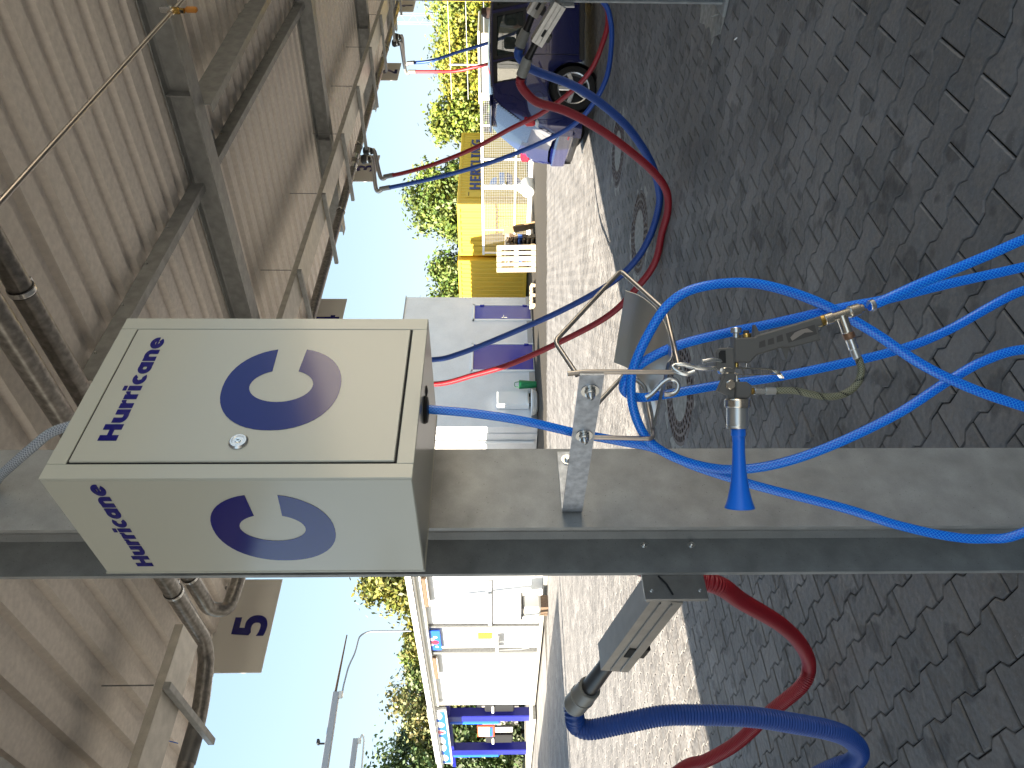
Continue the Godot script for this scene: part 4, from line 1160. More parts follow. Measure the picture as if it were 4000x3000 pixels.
# ------------------------------------------------------------------ buildings behind
func wash_bays() -> void:
	var t := thing("wash_building", "long white wash-bay building with flat roof beyond the sunlit yard", "building")
	var ww: Material = mats["white_wall"]; var wt: Material = mats["white_trim"]
	for q in [[-16.0, -19.52], [-19.58, -21.08], [-21.26, -25.05]]:
		bx("wall_panel", Vector3(9.72, 1.70, (q[0] + q[1]) / 2), Vector3(0.14, 3.20, q[0] - q[1]), ww, t, 0.01)
	bx("end_wall", Vector3(11.1, 1.70, -16.06), Vector3(2.6, 3.20, 0.12), ww, t)
	bx("back_wall", Vector3(12.43, 1.70, -20.6), Vector3(0.14, 3.20, 8.95), ww, t)
	bx("side_wall", Vector3(11.1, 1.70, -25.0), Vector3(2.5, 3.20, 0.10), ww, t)
	bx("plinth", Vector3(9.60, 0.05, -20.5), Vector3(0.30, 0.10, 9.2), mats["concrete"], t, 0.01)
	bx("roof", Vector3(10.95, 3.52, -23.4), Vector3(3.3, 0.12, 15.2), mats["grey_panel"], t)
	bx("eave_beam", Vector3(9.55, 3.36, -20.5), Vector3(0.20, 0.18, 9.2), mats["sign_grey"], t, 0.01)
	bx("fascia", Vector3(9.27, 3.54, -23.4), Vector3(0.05, 0.15, 15.25), wt, t, 0.006)
	bx("gutter", Vector3(9.38, 3.44, -23.4), Vector3(0.14, 0.05, 15.2), mats["sign_grey"], t, 0.01)
	for z in [-21.17, -25.12]: bx("post", Vector3(9.60, 1.65, z), Vector3(0.14, 3.3, 0.14), mats["galv_dark"] if z > -22 else wt, t, 0.008)
	bx("guard_rail", Vector3(9.615, 1.505, -18.3), Vector3(0.055, 0.11, 2.5), mats["lamp_grey"], t, 0.01)
	for z in [-17.4, -22.1]:
		var l := bx("strip_lamp", Vector3(9.50, 3.20, z), Vector3(0.10, 0.11, 1.5), mats["wood_dark"], t, 0.02)
		bx("diffuser", Vector3(9.50, 3.135, z), Vector3(0.08, 0.03, 1.44), mats["sign_grey"], l, 0.01)
	tb("downpipe", [Vector3(9.60, 3.3, -19.55), Vector3(9.60, 0.1, -19.55)], 0.04, mats["galv_dark"], t, 10)
	var s1 := bx("logo_panel", Vector3(9.56, 3.20, -20.35), Vector3(0.04, 0.50, 1.25), mats["sign_blue"], t, 0.01)
	var sb := Basis(Vector3(0, 0, 1), Vector3(0, 1, 0), Vector3(-1, 0, 0))
	for q in [[-0.25, 0.08, 0.08], [-0.1, -0.05, 0.12], [0.1, 0.05, 0.09], [0.24, -0.08, 0.06], [-0.38, -0.1, 0.05], [0.02, 0.14, 0.05]]:
		lt("bubble", Vector3(9.538, 3.18 + q[1], -20.35 + q[0]), Vector3(-1, 0, 0), [[0, q[2]], [0.006, q[2] * 0.9], [0.008, 0.0]], mats["paper_white"] if q[2] < 0.11 else mats["tail_red"], s1, 14)
	var yl := bx("notice", Vector3(9.63, 1.66, -20.25), Vector3(0.03, 0.42, 0.34), mats["yellow_print"], t)
	bx("hose_rack", Vector3(9.50, 1.30, -20.55), Vector3(0.20, 0.10, 0.85), mats["lamp_grey"], t, 0.02)
	for z in [-20.25, -20.5, -20.8]: tb("lance", [Vector3(9.45, 1.36, z), Vector3(9.46, 0.6, z + 0.02), Vector3(9.5, 0.35, z + 0.03)], 0.018, mats["lamp_grey"], t, 8)
	# open bay with blue gantry and sign above
	var sg := bx("sign_board", Vector3(9.50, 3.37, -28.2), Vector3(0.12, 0.66, 5.55), wt, t, 0.01)
	bx("sign_face", Vector3(9.435, 3.35, -28.2), Vector3(0.02, 0.50, 5.3), mats["sign_blue"], sg, 0.004)
	for q in [[-25.85, 0.24, 0.34], [-26.7, 0.30, 0.26], [-28.35, 0.22, 0.42], [-29.0, 0.22, 0.42], [-30.2, 0.26, 0.36]]:
		var pl := []
		for i in 20:
			var a := TAU * i / 20.0
			pl.append(Vector2(cos(a) * q[2] * (1.0 + 0.12 * sin(2 * a)), sin(a) * q[1] * 0.62))
		pr("white_mark", pl, Transform3D(sb, Vector3(9.424, 3.35, q[0])), 0.0, 0.006, mats["paper_white"], sg)
	lt("red_mark", Vector3(9.424, 3.36, -27.45), Vector3(-1, 0, 0), [[0, 0.17], [0.006, 0.16], [0.008, 0.0]], mats["tail_red"], sg, 16)
	lt("white_ring", Vector3(9.4235, 3.36, -27.45), Vector3(-1, 0, 0), [[0, 0.21], [0.003, 0.20], [0.004, 0.0]], mats["paper_white"], sg, 16)
	for z in [-27.9, -31.6]:
		bx("blue_post", Vector3(10.2, 1.6, z), Vector3(0.35, 3.2, 0.50), mats["post_blue"], t, 0.03)
		bx("brush_column", Vector3(10.15, 2.15, z - 0.50), Vector3(0.20, 1.95, 0.26), mats["brush_blue"], t, 0.06)
	bx("blue_lintel", Vector3(10.2, 3.10, -29.5), Vector3(0.25, 0.14, 8.0), mats["post_blue"], t)
	bx("low_wall", Vector3(11.6, 1.25, -29.4), Vector3(0.10, 1.75, 7.0), mats["grey_panel"], t)
	for z in [-27.0, -28.1, -31.4]: bx("slim_post", Vector3(11.5, 1.6, z), Vector3(0.08, 3.1, 0.08), mats["wood_pale"], t)
	var pb := bx("price_board", Vector3(10.1, 1.72, -29.3), Vector3(0.06, 0.66, 1.15), mats["red_frame"], t, 0.01)
	bx("price_sheet", Vector3(10.06, 1.74, -29.3), Vector3(0.02, 0.5, 0.95), mats["paper_white"], pb)
	bx("price_band", Vector3(10.055, 1.52, -29.3), Vector3(0.02, 0.12, 0.95), mats["sign_blue"], pb)
	bx("banner", Vector3(10.1, 1.02, -29.2), Vector3(0.04, 0.68, 0.48), mats["paper_white"], t, 0.02)
	for z in [-27.25, -30.55]:
		var m := bx("machine", Vector3(10.4, 1.2, z), Vector3(0.45, 1.1, 0.75), mats["car_black"], t, 0.05)
		bx("machine_lip", Vector3(10.14, 1.45, z), Vector3(0.06, 0.08, 0.6), mats["paper_white"], m)
	bx("floor_slab", Vector3(10.5, 0.04, -28.9), Vector3(3.0, 0.10, 7.6), mats["concrete"], t)
	# roof of the wash places beside it, off to the side
	var c := thing("wash_shelter", "flat shelter roof over the open wash places", "shelter")
	bx("roof", Vector3(-3.0, 4.0, -21.0), Vector3(10.8, 0.20, 11.6), mats["grey_panel"], c)
	for x in [-7.5, 1.6]:
		for z in [-16.2, -26.0]: bx("post", Vector3(x, 1.95, z), Vector3(0.16, 3.9, 0.16), mats["galv_dark"], c)

# pale shop building on the near side of the canopy; its sunlit wall lights the cabinet and the column
func shop_building() -> void:
	var t := thing("shop_building", "pale rendered shop building on the near side of the canopy", "building")
	bx("sunlit_wall", Vector3(6.65, 1.85, 7.6), Vector3(0.3, 3.7, 9.0), mats["render_cream"], t, 0.01)
	bx("end_wall", Vector3(9.9, 1.85, 3.25), Vector3(6.2, 3.7, 0.3), mats["render_cream"], t, 0.01)
	bx("far_end_wall", Vector3(9.9, 1.85, 11.95), Vector3(6.2, 3.7, 0.3), mats["render_cream"], t, 0.01)
	bx("rear_wall", Vector3(13.15, 1.85, 7.6), Vector3(0.3, 3.7, 9.0), mats["render_cream"], t, 0.01)
	bx("roof", Vector3(9.9, 3.78, 7.6), Vector3(7.0, 0.16, 9.4), mats["grey_panel"], t, 0.01)
	bx("plinth", Vector3(6.48, 0.15, 7.6), Vector3(0.05, 0.3, 9.0), mats["concrete"], t)
	for z in [5.2, 8.4]:
		var w := bx("window_frame", Vector3(6.485, 1.9, z), Vector3(0.06, 1.2, 1.1), mats["white_trim"], t, 0.01)
		bx("pane", Vector3(6.45, 1.9, z), Vector3(0.02, 1.05, 0.95), mats["car_black"], w)
	bx("door", Vector3(6.47, 1.05, 10.4), Vector3(0.06, 2.1, 0.95), mats["door_blue"], t, 0.01)

func door_building() -> void:
	var t := thing("plant_building", "tall white building with two blue steel doors in its shaded side", "building")
	var sw: Material = mats["white_wall"]
	bx("shaded_wall", Vector3(18.5, 2.375, -17.45), Vector3(6.6, 4.75, 0.30), sw, t, 0.01)
	bx("sunlit_wall", Vector3(15.28, 2.37, -22.0), Vector3(0.24, 4.74, 8.8), mats["white_wall"], t, 0.01)
	bx("far_wall", Vector3(21.65, 2.37, -22.0), Vector3(0.24, 4.74, 8.8), sw, t)
	bx("rear_wall", Vector3(18.5, 2.37, -26.5), Vector3(6.6, 4.74, 0.24), sw, t)
	bx("roof", Vector3(18.5, 4.70, -22.0), Vector3(6.5, 0.10, 8.9), mats["grey_panel"], t)
	bx("coping", Vector3(18.5, 4.765, -17.45), Vector3(6.7, 0.03, 0.36), mats["lamp_grey"], t)
	bx("base_strip", Vector3(18.5, 0.10, -17.285), Vector3(6.6, 0.20, 0.03), mats["lamp_grey"], t)
	for q in [[17.73, 19.10], [20.42, 21.28]]:
		var cx: float = (q[0] + q[1]) / 2; var w: float = q[1] - q[0]
		var d := bx("door", Vector3(cx, 1.08, -17.285), Vector3(w - 0.08, 2.08, 0.05), mats["door_blue"], t, 0.006)
		for s in [-1.0, 1.0]: bx("jamb", Vector3(cx + s * w / 2, 1.10, -17.275), Vector3(0.07, 2.2, 0.07), mats["white_trim"], t, 0.006)
		bx("lintel", Vector3(cx, 2.165, -17.275), Vector3(w + 0.07, 0.07, 0.07), mats["white_trim"], t, 0.006)
		bx("handle", Vector3(q[0] + 0.16, 1.05, -17.23), Vector3(0.13, 0.03, 0.04), mats["bright_zinc"], d, 0.006)
		bx("lock_plate", Vector3(q[0] + 0.12, 1.02, -17.256), Vector3(0.05, 0.2, 0.012), mats["bright_zinc"], d)
		for y in [0.25, 1.85]: bx("hinge", Vector3(q[1] - 0.05, y, -17.24), Vector3(0.06, 0.16, 0.05), mats["door_blue"], d, 0.01)
	tb("downpipe", [Vector3(15.10, 4.6, -17.95), Vector3(15.10, 0.1, -17.95)], 0.05, mats["white_trim"], t, 12)
	# wall-mounted cabinet and bin
	var m := thing("meter_cabinet", "white wall cabinet on the shaded wall of the plant building", "cabinet")
	bx("case", Vector3(16.25, 0.78, -17.18), Vector3(0.62, 1.05, 0.22), mats["white_trim"], m, 0.015)
	bx("lid", Vector3(16.25, 0.78, -17.06), Vector3(0.56, 0.98, 0.02), mats["white_trim"], m, 0.008)
	for dx in [-0.22, 0.22]: bx("foot", Vector3(16.25 + dx, 0.14, -17.16), Vector3(0.05, 0.26, 0.12), mats["car_black"], m)
	var g := thing("watering_can", "green plastic container beside the white wall cabinet", "container", Vector3(16.75, 0, -16.95))
	lt("tub", Vector3.ZERO, Vector3.UP, [[0, 0.0], [0, 0.11], [0.55, 0.15], [0.57, 0.16], [0.57, 0.13], [0.1, 0.1]], mats["green_plastic"], g, 16)
	tb("grip", bend([Vector3(-0.14, 0.52, 0), Vector3(-0.1, 0.72, 0), Vector3(0.1, 0.72, 0), Vector3(0.14, 0.52, 0)], 0.05), 0.012, mats["green_plastic"], g, 8)
	var b := thing("white_basin", "low white round basin on the ground before the plant building", "basin", Vector3(15.75, 0, -16.75))
	lt("bowl", Vector3.ZERO, Vector3.UP, [[0, 0.0], [0, 0.26], [0.05, 0.36], [0.16, 0.42], [0.20, 0.42], [0.20, 0.38], [0.08, 0.30], [0.06, 0.0]], mats["white_trim"], b, 28)
	lt("rim", Vector3(0, 0.19, 0), Vector3.UP, [[0, 0.42], [0.0, 0.435], [0.02, 0.435], [0.022, 0.40]], mats["white_trim"], b, 28)

# shipping container; local x along its length
func container(label: String, at: Vector3, b: Basis, h: float, print_ := 0) -> Node3D:
	var t := thing("shipping_container", label, "container", at, b, "yellow shipping containers")
	var m: Material = mats["container_yellow"]
	var L := 6.06; var W := 2.44
	for s in [0.0, 1.0]:
		var k := Mb.new()
		var zb: float = 0.0 if s == 0.0 else -W
		var sg: float = 1.0 if s == 0.0 else -1.0
		var x := 0.12
		var pts := []
		while x < L - 0.13:
			pts.append_array([Vector2(x, -0.012), Vector2(x + 0.075, -0.012), Vector2(x + 0.115, -0.048), Vector2(x + 0.185, -0.048)])
			x += 0.225
		pts.append(Vector2(L - 0.12, -0.012))
		for i in pts.size() - 1:
			var p: Vector2 = pts[i]; var q: Vector2 = pts[i + 1]
			var e := (q - p).normalized()
			k.quad(Vector3(p.x, 0.14, zb + p.y * sg), Vector3(q.x, 0.14, zb + q.y * sg), Vector3(q.x, h - 0.1, zb + q.y * sg), Vector3(p.x, h - 0.1, zb + p.y * sg), Vector3(-e.y, 0, e.x * sg).normalized())
		obj("side_wall", k, m, t)
	for e in [0.0, 1.0]:
		var k := Mb.new()
		var xb: float = 0.0 if e == 0.0 else L
		var sg: float = 1.0 if e == 0.0 else -1.0
		var pts := []
		var z := -0.12
		while z > -W + 0.16:
			pts.append_array([Vector2(z, 0.012), Vector2(z - 0.10, 0.012), Vector2(z - 0.14, 0.05), Vector2(z - 0.22, 0.05)])
			z -= 0.27
		pts.append(Vector2(-W + 0.12, 0.012))
		for i in pts.size() - 1:
			var p: Vector2 = pts[i]; var q: Vector2 = pts[i + 1]
			var d := (q - p).normalized()
			var nn := Vector3(-absf(d.x) * sg, 0, d.y * signf(-d.x) if d.x != 0 else 0).normalized()
			k.quad(Vector3(xb + p.y * sg, 0.14, p.x), Vector3(xb + q.y * sg, 0.14, q.x), Vector3(xb + q.y * sg, h - 0.1, q.x), Vector3(xb + p.y * sg, h - 0.1, p.x), nn)
		obj("end_wall", k, m, t)
	var f := Mb.new()
	for x in [0.06, L - 0.06]:
		for z in [-0.06, -W + 0.06]: f.box(Vector3(x, h / 2, z), Vector3(0.12, h, 0.12), Basis(), 0.008)
	for y in [0.08, h - 0.06]:
		for z in [-0.05, -W + 0.05]: f.box(Vector3(L / 2, y, z), Vector3(L - 0.24, 0.12, 0.10), Basis(), 0.008)
		for x in [0.05, L - 0.05]: f.box(Vector3(x, y, -W / 2), Vector3(0.10, 0.12, W - 0.24), Basis(), 0.008)
	obj("corner_frame", f, m, t)
	bx("roof", Vector3(L / 2, h - 0.03, -W / 2), Vector3(L - 0.1, 0.03, W - 0.1), m, t)
	for x in [0.09, L - 0.09]:
		for y in [0.06, h - 0.06]: bx("corner_casting", Vector3(x, y, -0.085), Vector3(0.175, 0.12, 0.18), m, t, 0.01)
	return t

func containers() -> void:
	var c := container("yellow shipping container lettered in blue behind the white fence", Vector3(25.0, 0, -15.2), Basis(), 2.87)
	var tx := text("HERTLING", 0.62, 0.01, mats["container_print"], c, Transform3D(), "lettering", 0.4)
	var ab := tx.mesh.get_aabb()
	tx.transform = Transform3D(Basis().scaled(Vector3(4.25 / ab.size.x, 0.46 / ab.size.y, 1)), Vector3(3.23, 2.16, 0.006))
	for x in [1.05, 5.15]:
		bx("vent_panel", Vector3(x - 0.3, 1.4, 0.0), Vector3(0.42, 2.3, 0.012), mats["container_yellow"], c)
		bx("vent", Vector3(x - 0.3, 2.42, 0.012), Vector3(0.26, 0.03, 0.02), mats["dark_print"], c)
	# wave emblem: two light and two dark shapes
	var half := []
	for i in 13: half.append(Vector2(0.72 * cos(PI * i / 24.0) - 0.0, 0.30 * sin(PI * i / 24.0)))
	half.append(Vector2(0, 0))
	var em := [[Vector2(1.4, 1.30), "container_print_light", 1.0], [Vector2(1.4, 0.55), "container_print", -1.0]]
	for q in em:
		var b := Basis(Vector3(1, 0, 0), Vector3(0, q[2], 0), Vector3(0, 0, 1))
		pr("emblem_wave", half, Transform3D(b, Vector3(q[0].x, q[0].y, 0.0)), 0.0, 0.008, mats[q[1]], c)
	pr("emblem_bar", [Vector2(1.4, 0.98), Vector2(2.5, 0.98), Vector2(2.5, 1.20), Vector2(1.4, 1.20)], Transform3D(), 0.0, 0.008, mats["container_print_light"], c)
	pr("emblem_bar", [Vector2(1.4, 0.66), Vector2(2.2, 0.66), Vector2(2.4, 0.74), Vector2(2.45, 0.88), Vector2(1.4, 0.88)], Transform3D(), 0.0, 0.008, mats["container_print"], c)
	var turn := Basis(Vector3(0, 0, 1), Vector3(0, 1, 0), Vector3(-1, 0, 0))
	var d := container("yellow shipping container standing half behind the plant building", Vector3(24.85, 0, -23.85), turn, 2.92)
	text("896", 0.50, 0.01, mats["dark_print"], d, Transform3D(Basis(), Vector3(2.55, 0.95, 0.006)), "lettering", 0.4)
	var e := container("yellow shipping container raised on blocks beyond the blue car", Vector3(27.0, 0.30, -8.45), turn, 2.9)
	for x in [0.3, 5.7]: bx("timber_block", Vector3(x, -0.15, -1.2), Vector3(0.3, 0.30, 2.4), mats["wood_dark"], e)

func far_fence() -> void:
	var t := thing("steel_fence", "white steel frame fence with wire mesh before the yellow containers", "fence", Vector3(24.3, 0, 0))
	var wt: Material = mats["white_trim"]
	for q in [[-10.6, 0.26], [-11.62, 0.07], [-12.90, 0.07], [-14.03, 0.17], [-15.9, 0.05], [-17.0, 0.05]]: bx("post", Vector3(0, 0.94, q[0]), Vector3(0.08, 1.88, q[1]), wt, t, 0.008)
	for q in [[1.83, 0.09], [0.60, 0.06], [0.09, 0.06]]: bx("rail", Vector3(0.01, q[0], -13.8), Vector3(0.06, q[1], 6.6), wt, t, 0.006)
	var k := Mb.new()
	var z := -10.75
	while z > -17.0:
		k.box(Vector3(0.03, 0.95, z), Vector3(0.006, 1.7, 0.007)); z -= 0.066
	var y := 0.14
	while y < 1.78:
		k.box(Vector3(0.036, y, -13.85), Vector3(0.006, 0.007, 6.4)); y += 0.066
	tag(obj("wire_mesh", k, mats["lamp_grey"], t), "", "", "", "")
	lt("gate_knob", Vector3(-0.05, 1.02, -13.9), Vector3(-1, 0, 0), [[0, 0.03], [0.02, 0.05], [0.06, 0.05], [0.08, 0.0]], wt, t, 12)
	# continuation with thin wires towards the car
	var f := thing("wire_fence", "tall thin wire fence in front of the trees beyond the car", "fence", Vector3(26.0, 0, 0))
	for q in [-10.2, -7.4, -4.6]: bx("post", Vector3(0, 1.5, q), Vector3(0.05, 3.0, 0.05), mats["lamp_grey"], f)
	for h in [1.75, 2.35, 2.95]: bx("wire", Vector3(0, h, -7.2), Vector3(0.02, 0.02, 8.5), mats["lamp_grey"], f)
	var g := thing("site_cabin", "pale grey cabin behind the wire mesh fence", "cabin", Vector3(29.5, 0, -11.3))
	bx("wall", Vector3(0, 1.0, 0), Vector3(2.0, 1.9, 2.6), mats["lamp_grey"], g, 0.02)
	bx("roof", Vector3(0, 1.98, 0), Vector3(2.2, 0.08, 2.8), mats["sign_grey"], g, 0.02)
	bx("door", Vector3(-1.01, 0.95, -0.4), Vector3(0.04, 1.7, 0.8), mats["sign_grey"], g)

# ------------------------------------------------------------------ trees
func tree(label: String, at: Vector3, h: float, w: float, leaves: int, tone: Color, seed_: int, low := 0.25, pointed := false) -> void:
	var r := RandomNumberGenerator.new(); r.seed = seed_
	var t := thing("tree", label, "tree", at, Basis(), "trees behind the yard")
	var tk := Mb.new()
	var top := Vector3(r.randf_range(-0.2, 0.2), h * 0.72, r.randf_range(-0.2, 0.2))
	tk.tube(smooth([Vector3.ZERO, Vector3(0.05, h * 0.25, 0.03), top * 0.6, top], 0.4), 0.10, 8)
	for i in 7:
		var a := r.randf() * TAU
		var s := top * r.randf_range(0.3, 0.8)
		tk.tube([s, s + Vector3(cos(a) * w * 0.2, h * 0.1, sin(a) * w * 0.2), s + Vector3(cos(a) * w * 0.36, h * r.randf_range(0.12, 0.22), sin(a) * w * 0.36)], [0.05, 0.035, 0.015], 6)
	obj("trunk", tk, mats["bark"], t)
	var k := Mb.new(); k.colored = true
	var clumps := []
	var nc := 90
	for i in nc:
		var q := Vector3(r.randfn(), r.randfn(), r.randfn()).normalized()
		var rr := pow(r.randf(), 0.5)
		var c := Vector3(q.x * w * 0.5 * rr, h * (low + (1.0 - low) * 0.5) + q.y * h * (1.0 - low) * 0.5 * rr, q.z * w * 0.5 * rr)
		if pointed:
			var f := (c.y / h - low) / (1.0 - low)
			c.x *= clamp(1.25 - f, 0.1, 1.0); c.z *= clamp(1.25 - f, 0.1, 1.0)
		clumps.append([c, r.randf_range(0.10, 0.20) * w, r.randf_range(0.7, 1.35)])
	for i in int(leaves * 1.7):
		var c: Array = clumps[r.randi() % nc]
		var q := Vector3(r.randfn(), r.randfn() * 0.75, r.randfn())
		var p: Vector3 = c[0] + q * c[1] * 0.55
		if p.y < 0.15: continue
		var nn := (q.normalized() + Vector3(r.randfn(), r.randfn() + 0.6, r.randfn()) * 0.6).normalized()
		var u := nn.cross(Vector3(r.randfn(), r.randfn(), r.randfn())).normalized()
		var v2 := nn.cross(u)
		var s := r.randf_range(0.07, 0.15)
		var g: float = c[2] * r.randf_range(0.7, 1.3)
		k.cur = Color(tone.r * g * r.randf_range(0.8, 1.3), tone.g * g, tone.b * g * r.randf_range(0.7, 1.2))
		var i0 := k.vert(p - u * s, nn); var i1 := k.vert(p + v2 * s * 0.55, nn); var i2 := k.vert(p + u * s, nn); var i3 := k.vert(p - v2 * s * 0.55, nn)
		k.idx(i0, i1, i2); k.idx(i0, i2, i3)
	obj("crown", k, mats["leaf"], t)

func trees() -> void:
	var g1 := Color(0.115, 0.155, 0.022); var g2 := Color(0.085, 0.130, 0.022); var g3 := Color(0.05, 0.085, 0.02); var g4 := Color(0.13, 0.135, 0.045)
	tree("broad light green tree nearest the raised yellow container", Vector3(38.4, 0, -11.6), 4.5, 5.6, 9000, g1, 101, 0.05)
	tree("bushy light green tree behind the tall wire fence", Vector3(38.0, 0, -14.3), 4.35, 5.2, 9000, g1, 102, 0.05)
	tree("low yellow-green tree above the car roof", Vector3(34.5, 0, -13.3), 3.9, 4.2, 7000, Color(0.17, 0.18, 0.02), 103, 0.05)
	tree("dark green tree behind the light green row", Vector3(41.5, 0, -16.5), 4.4, 5.5, 7000, g3, 104, 0.05)
	tree("bright tree with pointed top over the lettered container", Vector3(34.2, 0, -16.0), 4.75, 2.6, 7000, g1, 105, 0.1)
	tree("tall airy tree with gaps behind the lettered container", Vector3(32.3, 0, -19.4), 5.7, 3.8, 8000, g2, 106, 0.2)
	tree("slender tree between the lettered container and its neighbour", Vector3(34.5, 0, -22.0), 4.4, 2.4, 5000, g4, 107, 0.2)
	tree("round green tree rising above the container by the plant building", Vector3(28.7, 0, -22.3), 4.75, 3.6, 8000, g2, 108, 0.2)
	tree("dense tree right behind the plant building", Vector3(26.5, 0, -26.0), 4.4, 3.5, 6000, g3, 109, 0.2)
	tree("tall yellow-green conifer behind the wash-bay building", Vector3(15.3, 0, -27.2), 6.9, 4.0, 11000, Color(0.13, 0.14, 0.018), 110, 0.3, true)
	tree("small yellow-green tree beside the tall conifer", Vector3(13.6, 0, -28.6), 5.2, 2.6, 6000, Color(0.13, 0.14, 0.018), 111, 0.3)
	tree("dark leafy tree behind the wash-bay roof", Vector3(14.6, 0, -32.5), 5.95, 3.2, 8000, g2, 112, 0.2)
	tree("olive brown tree behind the blue sign board", Vector3(13.5, 0, -35.0), 6.5, 4.6, 10000, g4, 113, 0.1)
	tree("dark conifer with sky showing through its branches", Vector3(11.4, 0, -36.5), 7.0, 4.2, 8000, g3, 114, 0.05)
	tree("large dark conifer near the wash booms", Vector3(9.6, 0, -38.0), 8.9, 5.4, 11000, g3, 115, 0.05)
	tree("spreading green tree beyond the open wash bay", Vector3(15.5, 0, -41.0), 5.2, 7.0, 8000, g2, 116, 0.0)
	tree("dark green tree filling the open wash bay", Vector3(12.0, 0, -35.0), 3.4, 5.0, 7000, g3, 117, 0.0)

func overhead_wires() -> void:
	var t := thing("lattice_mast", "thin pale lattice mast far behind the trees", "mast", Vector3(63.7, 0, -21.3))
	var m: Material = mats["cable"]
	for dx in [-0.22, 0.22]:
		for dz in [-0.30, 0.30]:
			tb("leg", [Vector3(dx * 1.3, 0, dz * 1.3), Vector3(dx, 14, dz)], 0.02, m, t, 5)
	for i in 12:
		var y := 1.0 + i * 1.1
		tb("cross_brace", [Vector3(-0.22, y, -0.30), Vector3(0.22, y + 0.55, 0.30), Vector3(-0.22, y + 1.1, -0.30)], 0.01, m, t, 4)

